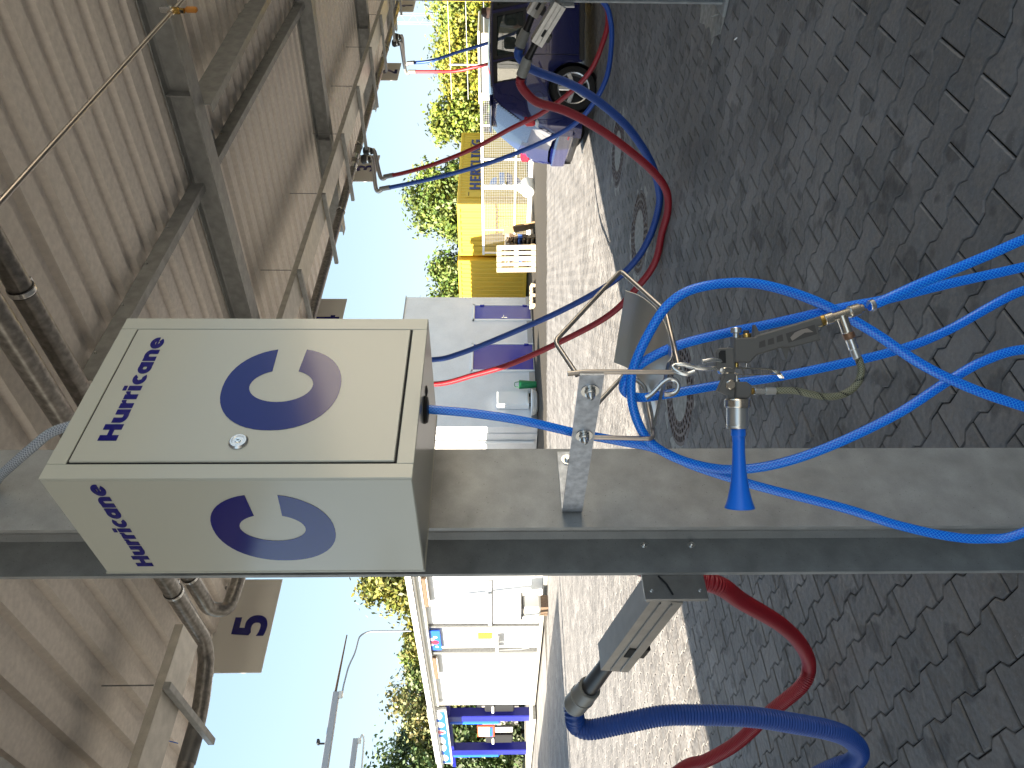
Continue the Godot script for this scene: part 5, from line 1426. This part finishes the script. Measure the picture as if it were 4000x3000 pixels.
# ------------------------------------------------------------------ car
func hatchback() -> void:
	var rt := Vector3(0.71087, 0, 0.70332); var fw := Vector3(0.70332, 0, -0.71087)
	var t := thing("car", "dark blue hatchback with silver five-spoke wheels parked by the canopy", "car", Vector3(9.64, 0, -4.10) + fw * 0.735, Basis(rt, Vector3.UP, -fw))
	var st := [[-0.60, 0.60, 0.55, 0.58, 0.52], [-0.565, 0.72, 0.64, 0.68, 0.60], [-0.51, 0.785, 0.80, 0.845, 0.655], [-0.43, 0.815, 0.915, 0.985, 0.655], [-0.31, 0.825, 0.965, 1.145, 0.63], [-0.17, 0.83, 0.985, 1.325, 0.60], [-0.06, 0.83, 0.99, 1.42, 0.585], [0.10, 0.83, 0.985, 1.435, 0.58], [0.6, 0.83, 0.965, 1.455, 0.58], [1.1, 0.83, 0.945, 1.45, 0.575], [1.5, 0.83, 0.925, 1.415, 0.565], [1.75, 0.83, 0.91, 1.32, 0.575], [2.1, 0.825, 0.90, 1.08, 0.63], [2.35, 0.82, 0.885, 0.93, 0.66], [2.8, 0.80, 0.83, 0.86, 0.62], [3.1, 0.74, 0.72, 0.76, 0.58], [3.25, 0.60, 0.55, 0.58, 0.50]]
	var sec := func(x: float) -> Array:
		var i := 0
		while i < st.size() - 2 and st[i + 1][0] < x: i += 1
		var f: float = clamp((x - st[i][0]) / (st[i + 1][0] - st[i][0]), 0, 1)
		var v := []
		for j in range(1, 5): v.append(lerpf(st[i][j], st[i + 1][j], f))
		var bot := 0.19
		for c in [0.0, 2.46]:
			if absf(x - c) < 0.345: bot = max(bot, 0.31 + sqrt(0.345 * 0.345 - (x - c) * (x - c)))
		var w: float = v[0]; var yb: float = v[1]; var yt: float = v[2]; var wt: float = v[3]
		var p := [Vector2(bot, w - 0.03), Vector2(max(bot + 0.01, min(0.40, yb - 0.15)), w), Vector2(max(bot + 0.02, min(0.66, yb - 0.10)), w + 0.006), Vector2(max(bot + 0.03, yb - 0.06), w - 0.004), Vector2(max(bot + 0.04, yb), w - 0.035), Vector2(yt - 0.055, wt + 0.03), Vector2(yt - 0.012, wt - 0.05), Vector2(yt + 0.012, 0.0)]
		return p
	var xs := []
	var x := -0.60
	while x < 3.251:
		xs.append(x); x += 0.025
	var wins := [[0.135, 0.405], [0.455, 1.065], [1.14, 1.76]]
	for s in [1.0, -1.0]:
		var k := Mb.new()
		var grid := []
		for xx in xs:
			var row := []
			for q in sec.call(xx): row.append(Vector3(xx, q.x, q.y * s))
			grid.append(row)
		var base := k.v.size()
		for i in xs.size():
			for j in 8:
				var a: Vector3 = grid[min(i + 1, xs.size() - 1)][j] - grid[max(i - 1, 0)][j]
				var b: Vector3 = grid[i][min(j + 1, 7)] - grid[i][max(j - 1, 0)]
				var nn: Vector3 = a.cross(b).normalized() * -s
				if nn.z * s < -0.2: nn = -nn
				k.vert(grid[i][j], nn, Vector2(xs[i], j))
		for i in xs.size() - 1:
			for j in 7:
				var mid: float = (xs[i] + xs[i + 1]) / 2
				if j == 4:
					var hole := false
					for w in wins:
						if mid > w[0] and mid < w[1]: hole = true
					if hole: continue
				var a := base + i * 8 + j
				k.idx(a, a + 1, a + 9); k.idx(a, a + 9, a + 8)
		obj("body", k, mats["car_blue"], t)
		for w in wins:
			var g := Mb.new(); var fr := Mb.new()
			var n := 8
			for i in n:
				var x0 := lerpf(w[0] - 0.012, w[1] + 0.012, float(i) / n); var x1 := lerpf(w[0] - 0.012, w[1] + 0.012, float(i + 1) / n)
				var a0: Array = sec.call(x0); var a1: Array = sec.call(x1)
				var lo0 := Vector3(x0, a0[4].x, a0[4].y * s); var hi0 := Vector3(x0, a0[5].x, a0[5].y * s)
				var lo1 := Vector3(x1, a1[4].x, a1[4].y * s); var hi1 := Vector3(x1, a1[5].x, a1[5].y * s)
				var inw := Vector3(0, 0, -0.008 * s)
				g.quad_out(lo0 + inw, lo1 + inw, hi1 + inw, hi0 + inw, Vector3(x0, 0.9, 0))
				var ow := Vector3(0, 0, 0.003 * s)
				for q in [[0.0, 0.08], [0.86, 1.0]]: fr.quad_out(lo0.lerp(hi0, q[0]) + ow, lo1.lerp(hi1, q[0]) + ow, lo1.lerp(hi1, q[1]) + ow, lo0.lerp(hi0, q[1]) + ow, Vector3(x0, 0.9, 0))
				if i == 0: fr.quad_out(lo0 + ow, lo0.lerp(lo1, 0.6) + ow, hi0.lerp(hi1, 0.6) + ow, hi0 + ow, Vector3(x0, 0.9, 0))
				if i == n - 1: fr.quad_out(lo1 + ow, lo1.lerp(lo0, 0.6) + ow, hi1.lerp(hi0, 0.6) + ow, hi1 + ow, Vector3(x0, 0.9, 0))
			var wi := obj("window", g, mats["car_glass"], t)
			obj("window_frame", fr, mats["car_black"], wi)
	# wheels, arches, lamps and trim
	for q in [[0.0, 1.0], [2.46, 1.0], [0.0, -1.0], [2.46, -1.0]]:
		var s: float = q[1]
		var o := Vector3(q[0], 0.31, 0.70 * s)
		var ty := lt("wheel", o - Vector3(0, 0, 0.09 * s), Vector3(0, 0, s), [[0.0, 0.21], [0.0, 0.28], [0.02, 0.305], [0.10, 0.31], [0.17, 0.305], [0.19, 0.285], [0.195, 0.24], [0.185, 0.215], [0.10, 0.21]], mats["tyre"], t, 36)
		lt("rim", o - Vector3(0, 0, 0.02 * s), Vector3(0, 0, s), [[0.0, 0.19], [0.10, 0.20], [0.112, 0.218], [0.118, 0.214], [0.112, 0.198], [0.05, 0.19]], mats["alloy"], ty, 36)
		lt("brake_disc", o + Vector3(0, 0, 0.01 * s), Vector3(0, 0, s), [[0.0, 0.2], [0.004, 0.2], [0.005, 0.0]], mats["car_black"], ty, 24)
		var sp := Mb.new()
		for i in 5:
			var a := TAU * i / 5.0 + 0.3
			var b := Basis(Vector3(0, 0, 1), a)
			sp.box(o + b * Vector3(0.115, 0.0, 0) + Vector3(0, 0, 0.083 * s), Vector3(0.19, 0.062, 0.02), b, 0.008)
		sp.lathe(o + Vector3(0, 0, 0.075 * s), Vector3(0, 0, s), [[0.0, 0.055], [0.02, 0.05], [0.024, 0.03], [0.024, 0.0]], 16)
		obj("spokes", sp, mats["alloy"], ty)
		var arc := Mb.new()
		var pr_ := []
		for i in 25:
			var a := PI * i / 24.0
			pr_.append(o + Vector3(cos(a) * 0.352, sin(a) * 0.352, 0.115 * s))
		arc.tube(pr_, 0.012, 6)
		obj("wheel_arch", arc, mats["car_blue"], t)
		lt("arch_liner", o - Vector3(0, 0, 0.10 * s), Vector3(0, 0, s), [[0.0, 0.0], [0.0, 0.345], [0.20, 0.345]], mats["car_black"], t, 30)
	for s in [1.0, -1.0]:
		var lb := Basis(Vector3(0, 1, 0), 0.62 * s)
		var tl := bx("tail_lamp", Vector3(-0.415, 0.895, 0.735 * s), Vector3(0.20, 0.15, 0.10), mats["tail_red"], t, 0.03, lb)
		bx("clear_lens", Vector3(-0.420, 0.80, 0.742 * s), Vector3(0.20, 0.05, 0.10), mats["lamp_clear"], tl, 0.02, lb)
		bx("side_moulding", Vector3(1.30, 0.66, 0.838 * s), Vector3(1.70, 0.05, 0.012), mats["car_blue"], t, 0.005)
		for dx in [0.43, 1.10]: bx("door_seam", Vector3(dx, 0.58, 0.8335 * s), Vector3(0.006, 0.66, 0.008), mats["car_black"], t)
		bx("door_handle", Vector3(0.52, 0.865, 0.832 * s), Vector3(0.17, 0.035, 0.03), mats["car_blue"], t, 0.01)
		bx("sill", Vector3(1.22, 0.20, 0.80 * s), Vector3(1.70, 0.07, 0.05), mats["car_black"], t, 0.01)
	var fr2 := Mb.new(); var fp := []
	for i in 21: fp.append(Vector3(-0.14 + cos(TAU * i / 20.0) * 0.075, 0.79 + sin(TAU * i / 20.0) * 0.075, 0.834))
	fr2.tube(fp, 0.0025, 5); obj("fuel_flap_seam", fr2, mats["car_black"], t)
	bx("bumper", Vector3(-0.50, 0.40, 0), Vector3(0.22, 0.30, 1.46), mats["car_blue"], t, 0.06)
	bx("bumper_lower", Vector3(-0.46, 0.24, 0), Vector3(0.22, 0.12, 1.40), mats["car_black"], t, 0.04)
	bx("reflector", Vector3(-0.585, 0.36, 0.60), Vector3(0.06, 0.04, 0.14), mats["tail_red"], t, 0.01)
	bx("floor_pan", Vector3(1.3, 0.26, 0), Vector3(3.4, 0.06, 1.3), mats["car_black"], t)
	bx("spoiler", Vector3(-0.07, 1.425, 0), Vector3(0.16, 0.03, 1.08), mats["car_blue"], t, 0.012)
	for q in [[0.35, 0.0, 1.2], [1.25, 0.36, 0.5], [1.25, -0.36, 0.5]]:
		bx("seat", Vector3(q[0], 0.72, q[1]), Vector3(0.16, 0.66, q[2]), mats["car_seat"], t, 0.06, Basis(Vector3(0, 0, 1), 0.2))
	for z in [-0.36, 0.36]: bx("headrest", Vector3(1.14, 1.14, z), Vector3(0.09, 0.18, 0.26), mats["car_seat"], t, 0.03)

# ------------------------------------------------------------------ a bystander behind the car
func blob(bones: Array, lo: Vector3, hi: Vector3, c: float, soft: float) -> Mb:
	var n := Vector3i(((hi - lo) / c).ceil()) + Vector3i.ONE
	var f := PackedFloat32Array(); f.resize(n.x * n.y * n.z)
	var field := func(p: Vector3) -> float:
		var e := 0.0
		for b in bones:
			var a: Vector3 = b[0]; var d: Vector3 = b[1] - a
			var h: float = clamp((p - a).dot(d) / max(d.length_squared(), 1e-9), 0, 1)
			e += exp(-((p - a - d * h).length() - lerpf(b[2], b[3], h)) / soft)
		return -soft * log(max(e, 1e-30))
	for z in n.z:
		for y in n.y:
			for x in n.x: f[(z * n.y + y) * n.x + x] = field.call(lo + Vector3(x, y, z) * c)
	var m := Mb.new()
	var at := {}
	for z in n.z - 1:
		for y in n.y - 1:
			for x in n.x - 1:
				var sum := Vector3.ZERO; var cnt := 0
				var v := []
				for k in 8: v.append(f[((z + (k >> 2)) * n.y + y + ((k >> 1) & 1)) * n.x + x + (k & 1)])
				for e in [[0, 1], [2, 3], [4, 5], [6, 7], [0, 2], [1, 3], [4, 6], [5, 7], [0, 4], [1, 5], [2, 6], [3, 7]]:
					var a: float = v[e[0]]; var b: float = v[e[1]]
					if (a < 0) != (b < 0):
						var s := a / (a - b)
						sum += Vector3(e[0] & 1, (e[0] >> 1) & 1, e[0] >> 2).lerp(Vector3(e[1] & 1, (e[1] >> 1) & 1, e[1] >> 2), s); cnt += 1
				if cnt > 0:
					var p := lo + (Vector3(x, y, z) + sum / cnt) * c
					var q := 0.004
					var g := Vector3(field.call(p + Vector3(q, 0, 0)) - field.call(p - Vector3(q, 0, 0)), field.call(p + Vector3(0, q, 0)) - field.call(p - Vector3(0, q, 0)), field.call(p + Vector3(0, 0, q)) - field.call(p - Vector3(0, 0, q))).normalized()
					at[Vector3i(x, y, z)] = m.vert(p, g)
	for z in range(1, n.z - 1):
		for y in range(1, n.y - 1):
			for x in range(1, n.x - 1):
				var a := f[(z * n.y + y) * n.x + x]
				for q in [[f[(z * n.y + y) * n.x + x + 1], Vector3i(0, 1, 0), Vector3i(0, 0, 1)], [f[(z * n.y + y + 1) * n.x + x], Vector3i(1, 0, 0), Vector3i(0, 0, 1)], [f[((z + 1) * n.y + y) * n.x + x], Vector3i(1, 0, 0), Vector3i(0, 1, 0)]]:
					if (a < 0) != (q[0] < 0):
						var o := Vector3i(x, y, z)
						var i0 = at.get(o - q[1] - q[2]); var i1 = at.get(o - q[2]); var i2 = at.get(o); var i3 = at.get(o - q[1])
						if i0 != null and i1 != null and i2 != null and i3 != null:
							m.idx(i0, i1, i2); m.idx(i0, i2, i3)
	return m

func bystander() -> void:
	# faces away from the car towards the yard; only the head shows over the roof
	var t := thing("person", "person with short brown hair standing behind the car", "person", Vector3(13.91, 0, -4.53), Basis(Vector3.UP, -0.75))
	var bones := [
		[Vector3(0, 0.90, 0), Vector3(0, 1.02, 0), 0.135, 0.12], [Vector3(0, 1.02, 0), Vector3(0, 1.24, 0.01), 0.12, 0.14], [Vector3(-0.15, 1.27, 0), Vector3(0.15, 1.27, 0), 0.075, 0.075],
		[Vector3(0, 1.28, 0), Vector3(0, 1.40, 0.01), 0.055, 0.05],
		[Vector3(0, 1.44, 0.02), Vector3(0, 1.51, 0.0), 0.068, 0.082], [Vector3(0, 1.41, 0.05), Vector3(0, 1.43, 0.055), 0.040, 0.045], [Vector3(0, 1.465, 0.09), Vector3(0, 1.445, 0.10), 0.012, 0.015],
		[Vector3(-0.08, 1.46, 0.0), Vector3(-0.08, 1.49, -0.005), 0.014, 0.018], [Vector3(0.08, 1.46, 0.0), Vector3(0.08, 1.49, -0.005), 0.014, 0.018]]
	for s in [-1.0, 1.0]:
		bones.append_array([[Vector3(0.09 * s, 0.88, 0), Vector3(0.10 * s, 0.47, 0.01), 0.085, 0.055], [Vector3(0.10 * s, 0.47, 0.01), Vector3(0.10 * s, 0.08, -0.01), 0.055, 0.036], [Vector3(0.10 * s, 0.045, -0.03), Vector3(0.11 * s, 0.04, 0.14), 0.04, 0.032],
			[Vector3(0.185 * s, 1.26, 0), Vector3(0.24 * s, 1.00, 0), 0.048, 0.038], [Vector3(0.24 * s, 1.00, 0), Vector3(0.25 * s, 0.78, 0.06), 0.038, 0.026], [Vector3(0.25 * s, 0.76, 0.07), Vector3(0.25 * s, 0.68, 0.09), 0.03, 0.02]])
		for i in 4:
			bones.append([Vector3(0.25 * s, 0.70, 0.065 + i * 0.017), Vector3(0.248 * s, 0.625 + absf(i - 1.5) * 0.012, 0.075 + i * 0.017), 0.0085, 0.0075])
		bones.append([Vector3(0.245 * s, 0.74, 0.10), Vector3(0.235 * s, 0.69, 0.135), 0.010, 0.008])
	obj("body", blob(bones, Vector3(-0.36, -0.03, -0.2), Vector3(0.36, 1.66, 0.24), 0.024, 0.014), mats["skin"], t)
	var hair := [[Vector3(0, 1.525, -0.005), Vector3(0, 1.50, -0.03), 0.086, 0.088], [Vector3(0.03, 1.575, 0.02), Vector3(-0.03, 1.57, 0.03), 0.04, 0.04]]
	obj("hair", blob(hair, Vector3(-0.14, 1.38, -0.16), Vector3(0.14, 1.66, 0.12), 0.014, 0.01), mats["hair"], t)
	var sh := [[Vector3(0, 0.93, 0), Vector3(0, 1.24, 0.01), 0.145, 0.152], [Vector3(-0.16, 1.265, 0), Vector3(0.16, 1.265, 0), 0.085, 0.085], [Vector3(-0.185, 1.26, 0), Vector3(-0.23, 1.06, 0), 0.058, 0.055], [Vector3(0.185, 1.26, 0), Vector3(0.23, 1.06, 0), 0.058, 0.055]]
	obj("shirt", blob(sh, Vector3(-0.34, 0.74, -0.22), Vector3(0.34, 1.40, 0.24), 0.024, 0.012), mats["shirt"], t)
	var tr := []
	for s in [-1.0, 1.0]: tr.append_array([[Vector3(0.09 * s, 0.90, 0), Vector3(0.10 * s, 0.47, 0.01), 0.10, 0.070], [Vector3(0.10 * s, 0.47, 0.01), Vector3(0.10 * s, 0.10, -0.01), 0.070, 0.055]])
	obj("trousers", blob(tr, Vector3(-0.24, 0.02, -0.15), Vector3(0.24, 1.05, 0.16), 0.024, 0.012), mats["container_print"], t)
	for s in [-1.0, 1.0]: lt("eye", Vector3(0.03 * s, 1.487, 0.068), Vector3(0, 0, 1), [[0, 0.011], [0.006, 0.009], [0.010, 0.0]], mats["paper_white"], t, 10)

# ------------------------------------------------------------------ pallets and odds
func pallet(label: String, at: Vector3, b: Basis, wood: Material) -> Node3D:
	var t := thing("pallet", label, "pallet", at, b, "wooden pallets by the fence")
	for i in 5: bx("deck_board", Vector3(0, 0.133, -0.335 + i * 0.1675), Vector3(1.2, 0.022, 0.135 if i % 2 == 0 else 0.10), wood, t)
	for x in [-0.53, 0.0, 0.53]:
		bx("cross_board", Vector3(x, 0.111, 0), Vector3(0.14, 0.022, 0.80), wood, t)
		for z in [-0.33, 0.0, 0.33]: bx("block", Vector3(x, 0.061, z), Vector3(0.14, 0.078, 0.11), wood, t)
	for z in [-0.33, 0.0, 0.33]: bx("bottom_board", Vector3(0, 0.011, z), Vector3(1.2, 0.022, 0.10), wood, t)
	return t

func pallets() -> void:
	var names := ["lowest", "second", "third", "blue", "fifth", "sixth", "topmost"]
	var ww := ["wood", "wood", "wood_dark", "wood_blue", "wood", "wood_dark", "wood_pale"]
	for i in 7:
		var b := Basis(Vector3.UP, 0.85 + rng.randf_range(-0.06, 0.06))
		pallet("%s pallet of the stack by the fence, counted from the ground" % names[i] if i != 3 else "blue painted pallet in the middle of the stack", Vector3(20.95 + rng.randf_range(-0.03, 0.03), 0.146 * i, -14.55 + rng.randf_range(-0.03, 0.03)), b, mats[ww[i]])
	var lb := Basis(Vector3.UP, 0.70) * Basis(Vector3(0, 0, 1), deg_to_rad(76.0)) 
	pallet("pale pallet leaning on its edge against the stack", Vector3(20.15, 0.62, -14.35), lb.scaled(Vector3(1.12, 1.12, 1.12)), mats["wood_pale"])
	pallet("pale pallet lying flat beside the leaning one", Vector3(19.7, 0.0, -15.6), Basis(Vector3.UP, 0.75), mats["wood_pale"])
	var cb := thing("cardboard_sheet", "brown board leaning on the pallet stack", "board", Vector3(21.75, 0.0, -14.05), Basis(Vector3.UP, 0.8) * Basis(Vector3(1, 0, 0), -0.2))
	bx("board", Vector3(0, 0.55, 0), Vector3(1.0, 1.1, 0.05), mats["card"], cb)
	bx("edge_tape", Vector3(0, 1.06, 0.027), Vector3(1.0, 0.06, 0.004), mats["wood_pale"], cb)
	var sk := thing("white_sack", "white building sack on the ground before the fence", "sack", Vector3(22.6, 0, -13.1))
	obj("cloth", blob([[Vector3(-0.2, 0.22, 0), Vector3(0.25, 0.25, 0.05), 0.22, 0.2], [Vector3(0, 0.45, 0), Vector3(0.1, 0.5, 0), 0.15, 0.12], [Vector3(-0.3, 0.12, 0.1), Vector3(0.3, 0.12, 0.1), 0.14, 0.14]], Vector3(-0.65, -0.06, -0.4), Vector3(0.65, 0.8, 0.4), 0.06, 0.05), mats["fabric_white"], sk)
	tb("tie", [Vector3(-0.05, 0.62, 0.0), Vector3(0.05, 0.66, 0.02), Vector3(0.18, 0.64, 0.0)], 0.02, mats["car_black"], sk, 6)
	var kb := thing("kerb", "long white kerb along the fence foot", "kerb")
	bx("kerb_stone", Vector3(23.9, 0.05, -14.2), Vector3(0.20, 0.12, 3.6), mats["white_trim"], kb, 0.02)
	bx("kerb_stone", Vector3(23.95, 0.04, -10.6), Vector3(0.18, 0.10, 3.4), mats["concrete"], kb, 0.02)

func booms() -> void:
	for q in [[Vector3(1.2, 0, -14.66), 5.82, 4.54, "long", true], [Vector3(1.5, 0, -18.3), 6.16, 4.70, "second", false]]:
		var o: Vector3 = q[0]; var xe: float = q[1]; var y: float = q[2]
		var t := thing("wash_boom", "grey swivel wash boom with bent pipe and flexible tip" if q[4] else "grey swivel wash boom end with a hanging hose", "wash boom", Vector3.ZERO, Basis(), "swivel booms of the wash places")
		bx("post", Vector3(o.x, y / 2, o.z), Vector3(0.14, y, 0.14), mats["lamp_grey"], t, 0.01)
		bx("arm", Vector3((o.x + xe) / 2, y, o.z), Vector3(xe - o.x, 0.13, 0.10), mats["lamp_grey"], t, 0.01)
		bx("swivel_block", Vector3(xe - 0.05, y - 0.09, o.z), Vector3(0.14, 0.09, 0.09), mats["sign_grey"], t, 0.02)
		if q[4]:
			tb("flexible_rod", [Vector3(xe, y + 0.02, o.z), Vector3(7.02, 4.505, o.z)], [0.026, 0.014], mats["wood_dark"], t, 8)
			tb("bent_pipe", bend([Vector3(xe - 0.02, y - 0.12, o.z), Vector3(5.93, 4.42, o.z), Vector3(6.35, 4.375, o.z), Vector3(6.62, 4.28, o.z), Vector3(7.0, 4.24, o.z), Vector3(7.10, 4.05, o.z), Vector3(7.10, 3.15, o.z)], 0.12), 0.018, mats["lamp_grey"], t, 8)
			bx("lamp_bracket", Vector3(4.85, y + 0.12, o.z), Vector3(0.03, 0.16, 0.03), mats["car_black"], t)
			bx("flood_lamp", Vector3(4.88, y + 0.20, o.z), Vector3(0.09, 0.05, 0.12), mats["car_black"], t, 0.01)
		else:
			tb("hose", bend([Vector3(xe - 0.03, y - 0.10, o.z), Vector3(6.28, 4.56, o.z), Vector3(6.15, 4.50, o.z), Vector3(4.2, 4.42, o.z), Vector3(3.4, 3.2, o.z)], 0.15), 0.022, mats["sign_grey"], t, 8)

func small_things() -> void:
	var m := thing("mat_cleaner", "small beige mat cleaning machine before the wash-bay wall", "machine", Vector3(9.05, 0, -17.35))
	bx("case", Vector3(0, 0.42, 0), Vector3(0.42, 0.46, 0.55), mats["sign_grey"], m, 0.05)
	bx("foot", Vector3(0.02, 0.10, 0), Vector3(0.34, 0.20, 0.45), mats["wood_dark"], m)
	bx("lid", Vector3(0, 0.67, 0), Vector3(0.46, 0.05, 0.62), mats["car_black"], m, 0.01)
	tb("hose", smooth([Vector3(0, 0.68, -0.1), Vector3(0.05, 1.0, -0.35), Vector3(0.3, 1.2, -0.7), Vector3(0.5, 1.25, -0.8)], 0.1), 0.012, mats["lamp_grey"], m, 6)
	# spilled mortar beside the second column
	var sp := thing("mortar_spill", "pale dried mortar on the paving beside the second column foot", "mortar spill")
	var outl := []
	for q in [[5.02, -1.45], [5.10, -1.585], [5.04, -1.69], [4.93, -1.66], [4.86, -1.668], [4.80, -1.63], [4.72, -1.66], [4.675, -1.70], [4.655, -1.64], [4.60, -1.61], [4.545, -1.585], [4.53, -1.48], [4.52, -1.40], [4.60, -1.36], [4.80, -1.40]]: outl.append(Vector2(q[0] * 1.0, q[1]))
	pr("crust", outl, Transform3D(Basis(Vector3(1, 0, 0), Vector3(0, 0, 1), Vector3(0, 1, 0)), Vector3.ZERO), -0.004, 0.0045, mats["concrete"], sp, 0.0)
	pr("lump", [Vector2(4.62, -1.50), Vector2(4.76, -1.56), Vector2(4.84, -1.52), Vector2(4.78, -1.44), Vector2(4.66, -1.43)], Transform3D(Basis(Vector3(1, 0, 0), Vector3(0, 0, 1), Vector3(0, 1, 0)), Vector3.ZERO), 0.0, 0.016, mats["concrete"], sp, 0.004)
	# bits on the ground
	var cg := thing("cigarette_end", "white cigarette end on the paving near the second column", "cigarette end", Vector3(4.20, 0.006, -1.485), Basis(Vector3.UP, 0.6))
	tb("paper", [Vector3(0, 0, 0), Vector3(0.035, 0, 0)], 0.004, mats["paper_white"], cg, 8)
	tb("filter", [Vector3(0.035, 0, 0), Vector3(0.05, 0, 0.004)], 0.004, mats["wood"], cg, 8)
	var gm := thing("paper_scrap", "crumpled white paper scrap in a paving joint", "paper scrap", Vector3(2.756, 0.002, -0.745))
	var k := Mb.new()
	for i in 9:
		var a := Vector3(rng.randf_range(-0.012, 0.012), rng.randf_range(0, 0.010), rng.randf_range(-0.02, 0.02))
		k.box(a, Vector3(0.016, 0.003, 0.018), Basis(Vector3(rng.randfn(), rng.randfn(), rng.randfn()).normalized(), rng.randf() * 3.0))
	obj("paper", k, mats["paper_white"], gm)
	var lf := thing("fallen_leaf", "small red leaf on the paving under the blue vacuum hose", "leaf", Vector3(0.645, 0.003, -2.36), Basis(Vector3.UP, 1.0))
	pr("blade", [Vector2(-0.02, 0), Vector2(-0.005, 0.008), Vector2(0.015, 0.006), Vector2(0.022, 0), Vector2(0.012, -0.007), Vector2(-0.008, -0.007)], Transform3D(Basis(Vector3(1, 0, 0), Vector3(0, 0.2, 1), Vector3(0, 1, 0)), Vector3.ZERO), 0.0, 0.001, mats["vac_red"], lf)
	tb("stalk", [Vector3(-0.02, 0.0, 0), Vector3(-0.035, 0.002, 0.004)], 0.0008, mats["wood"], lf, 5)
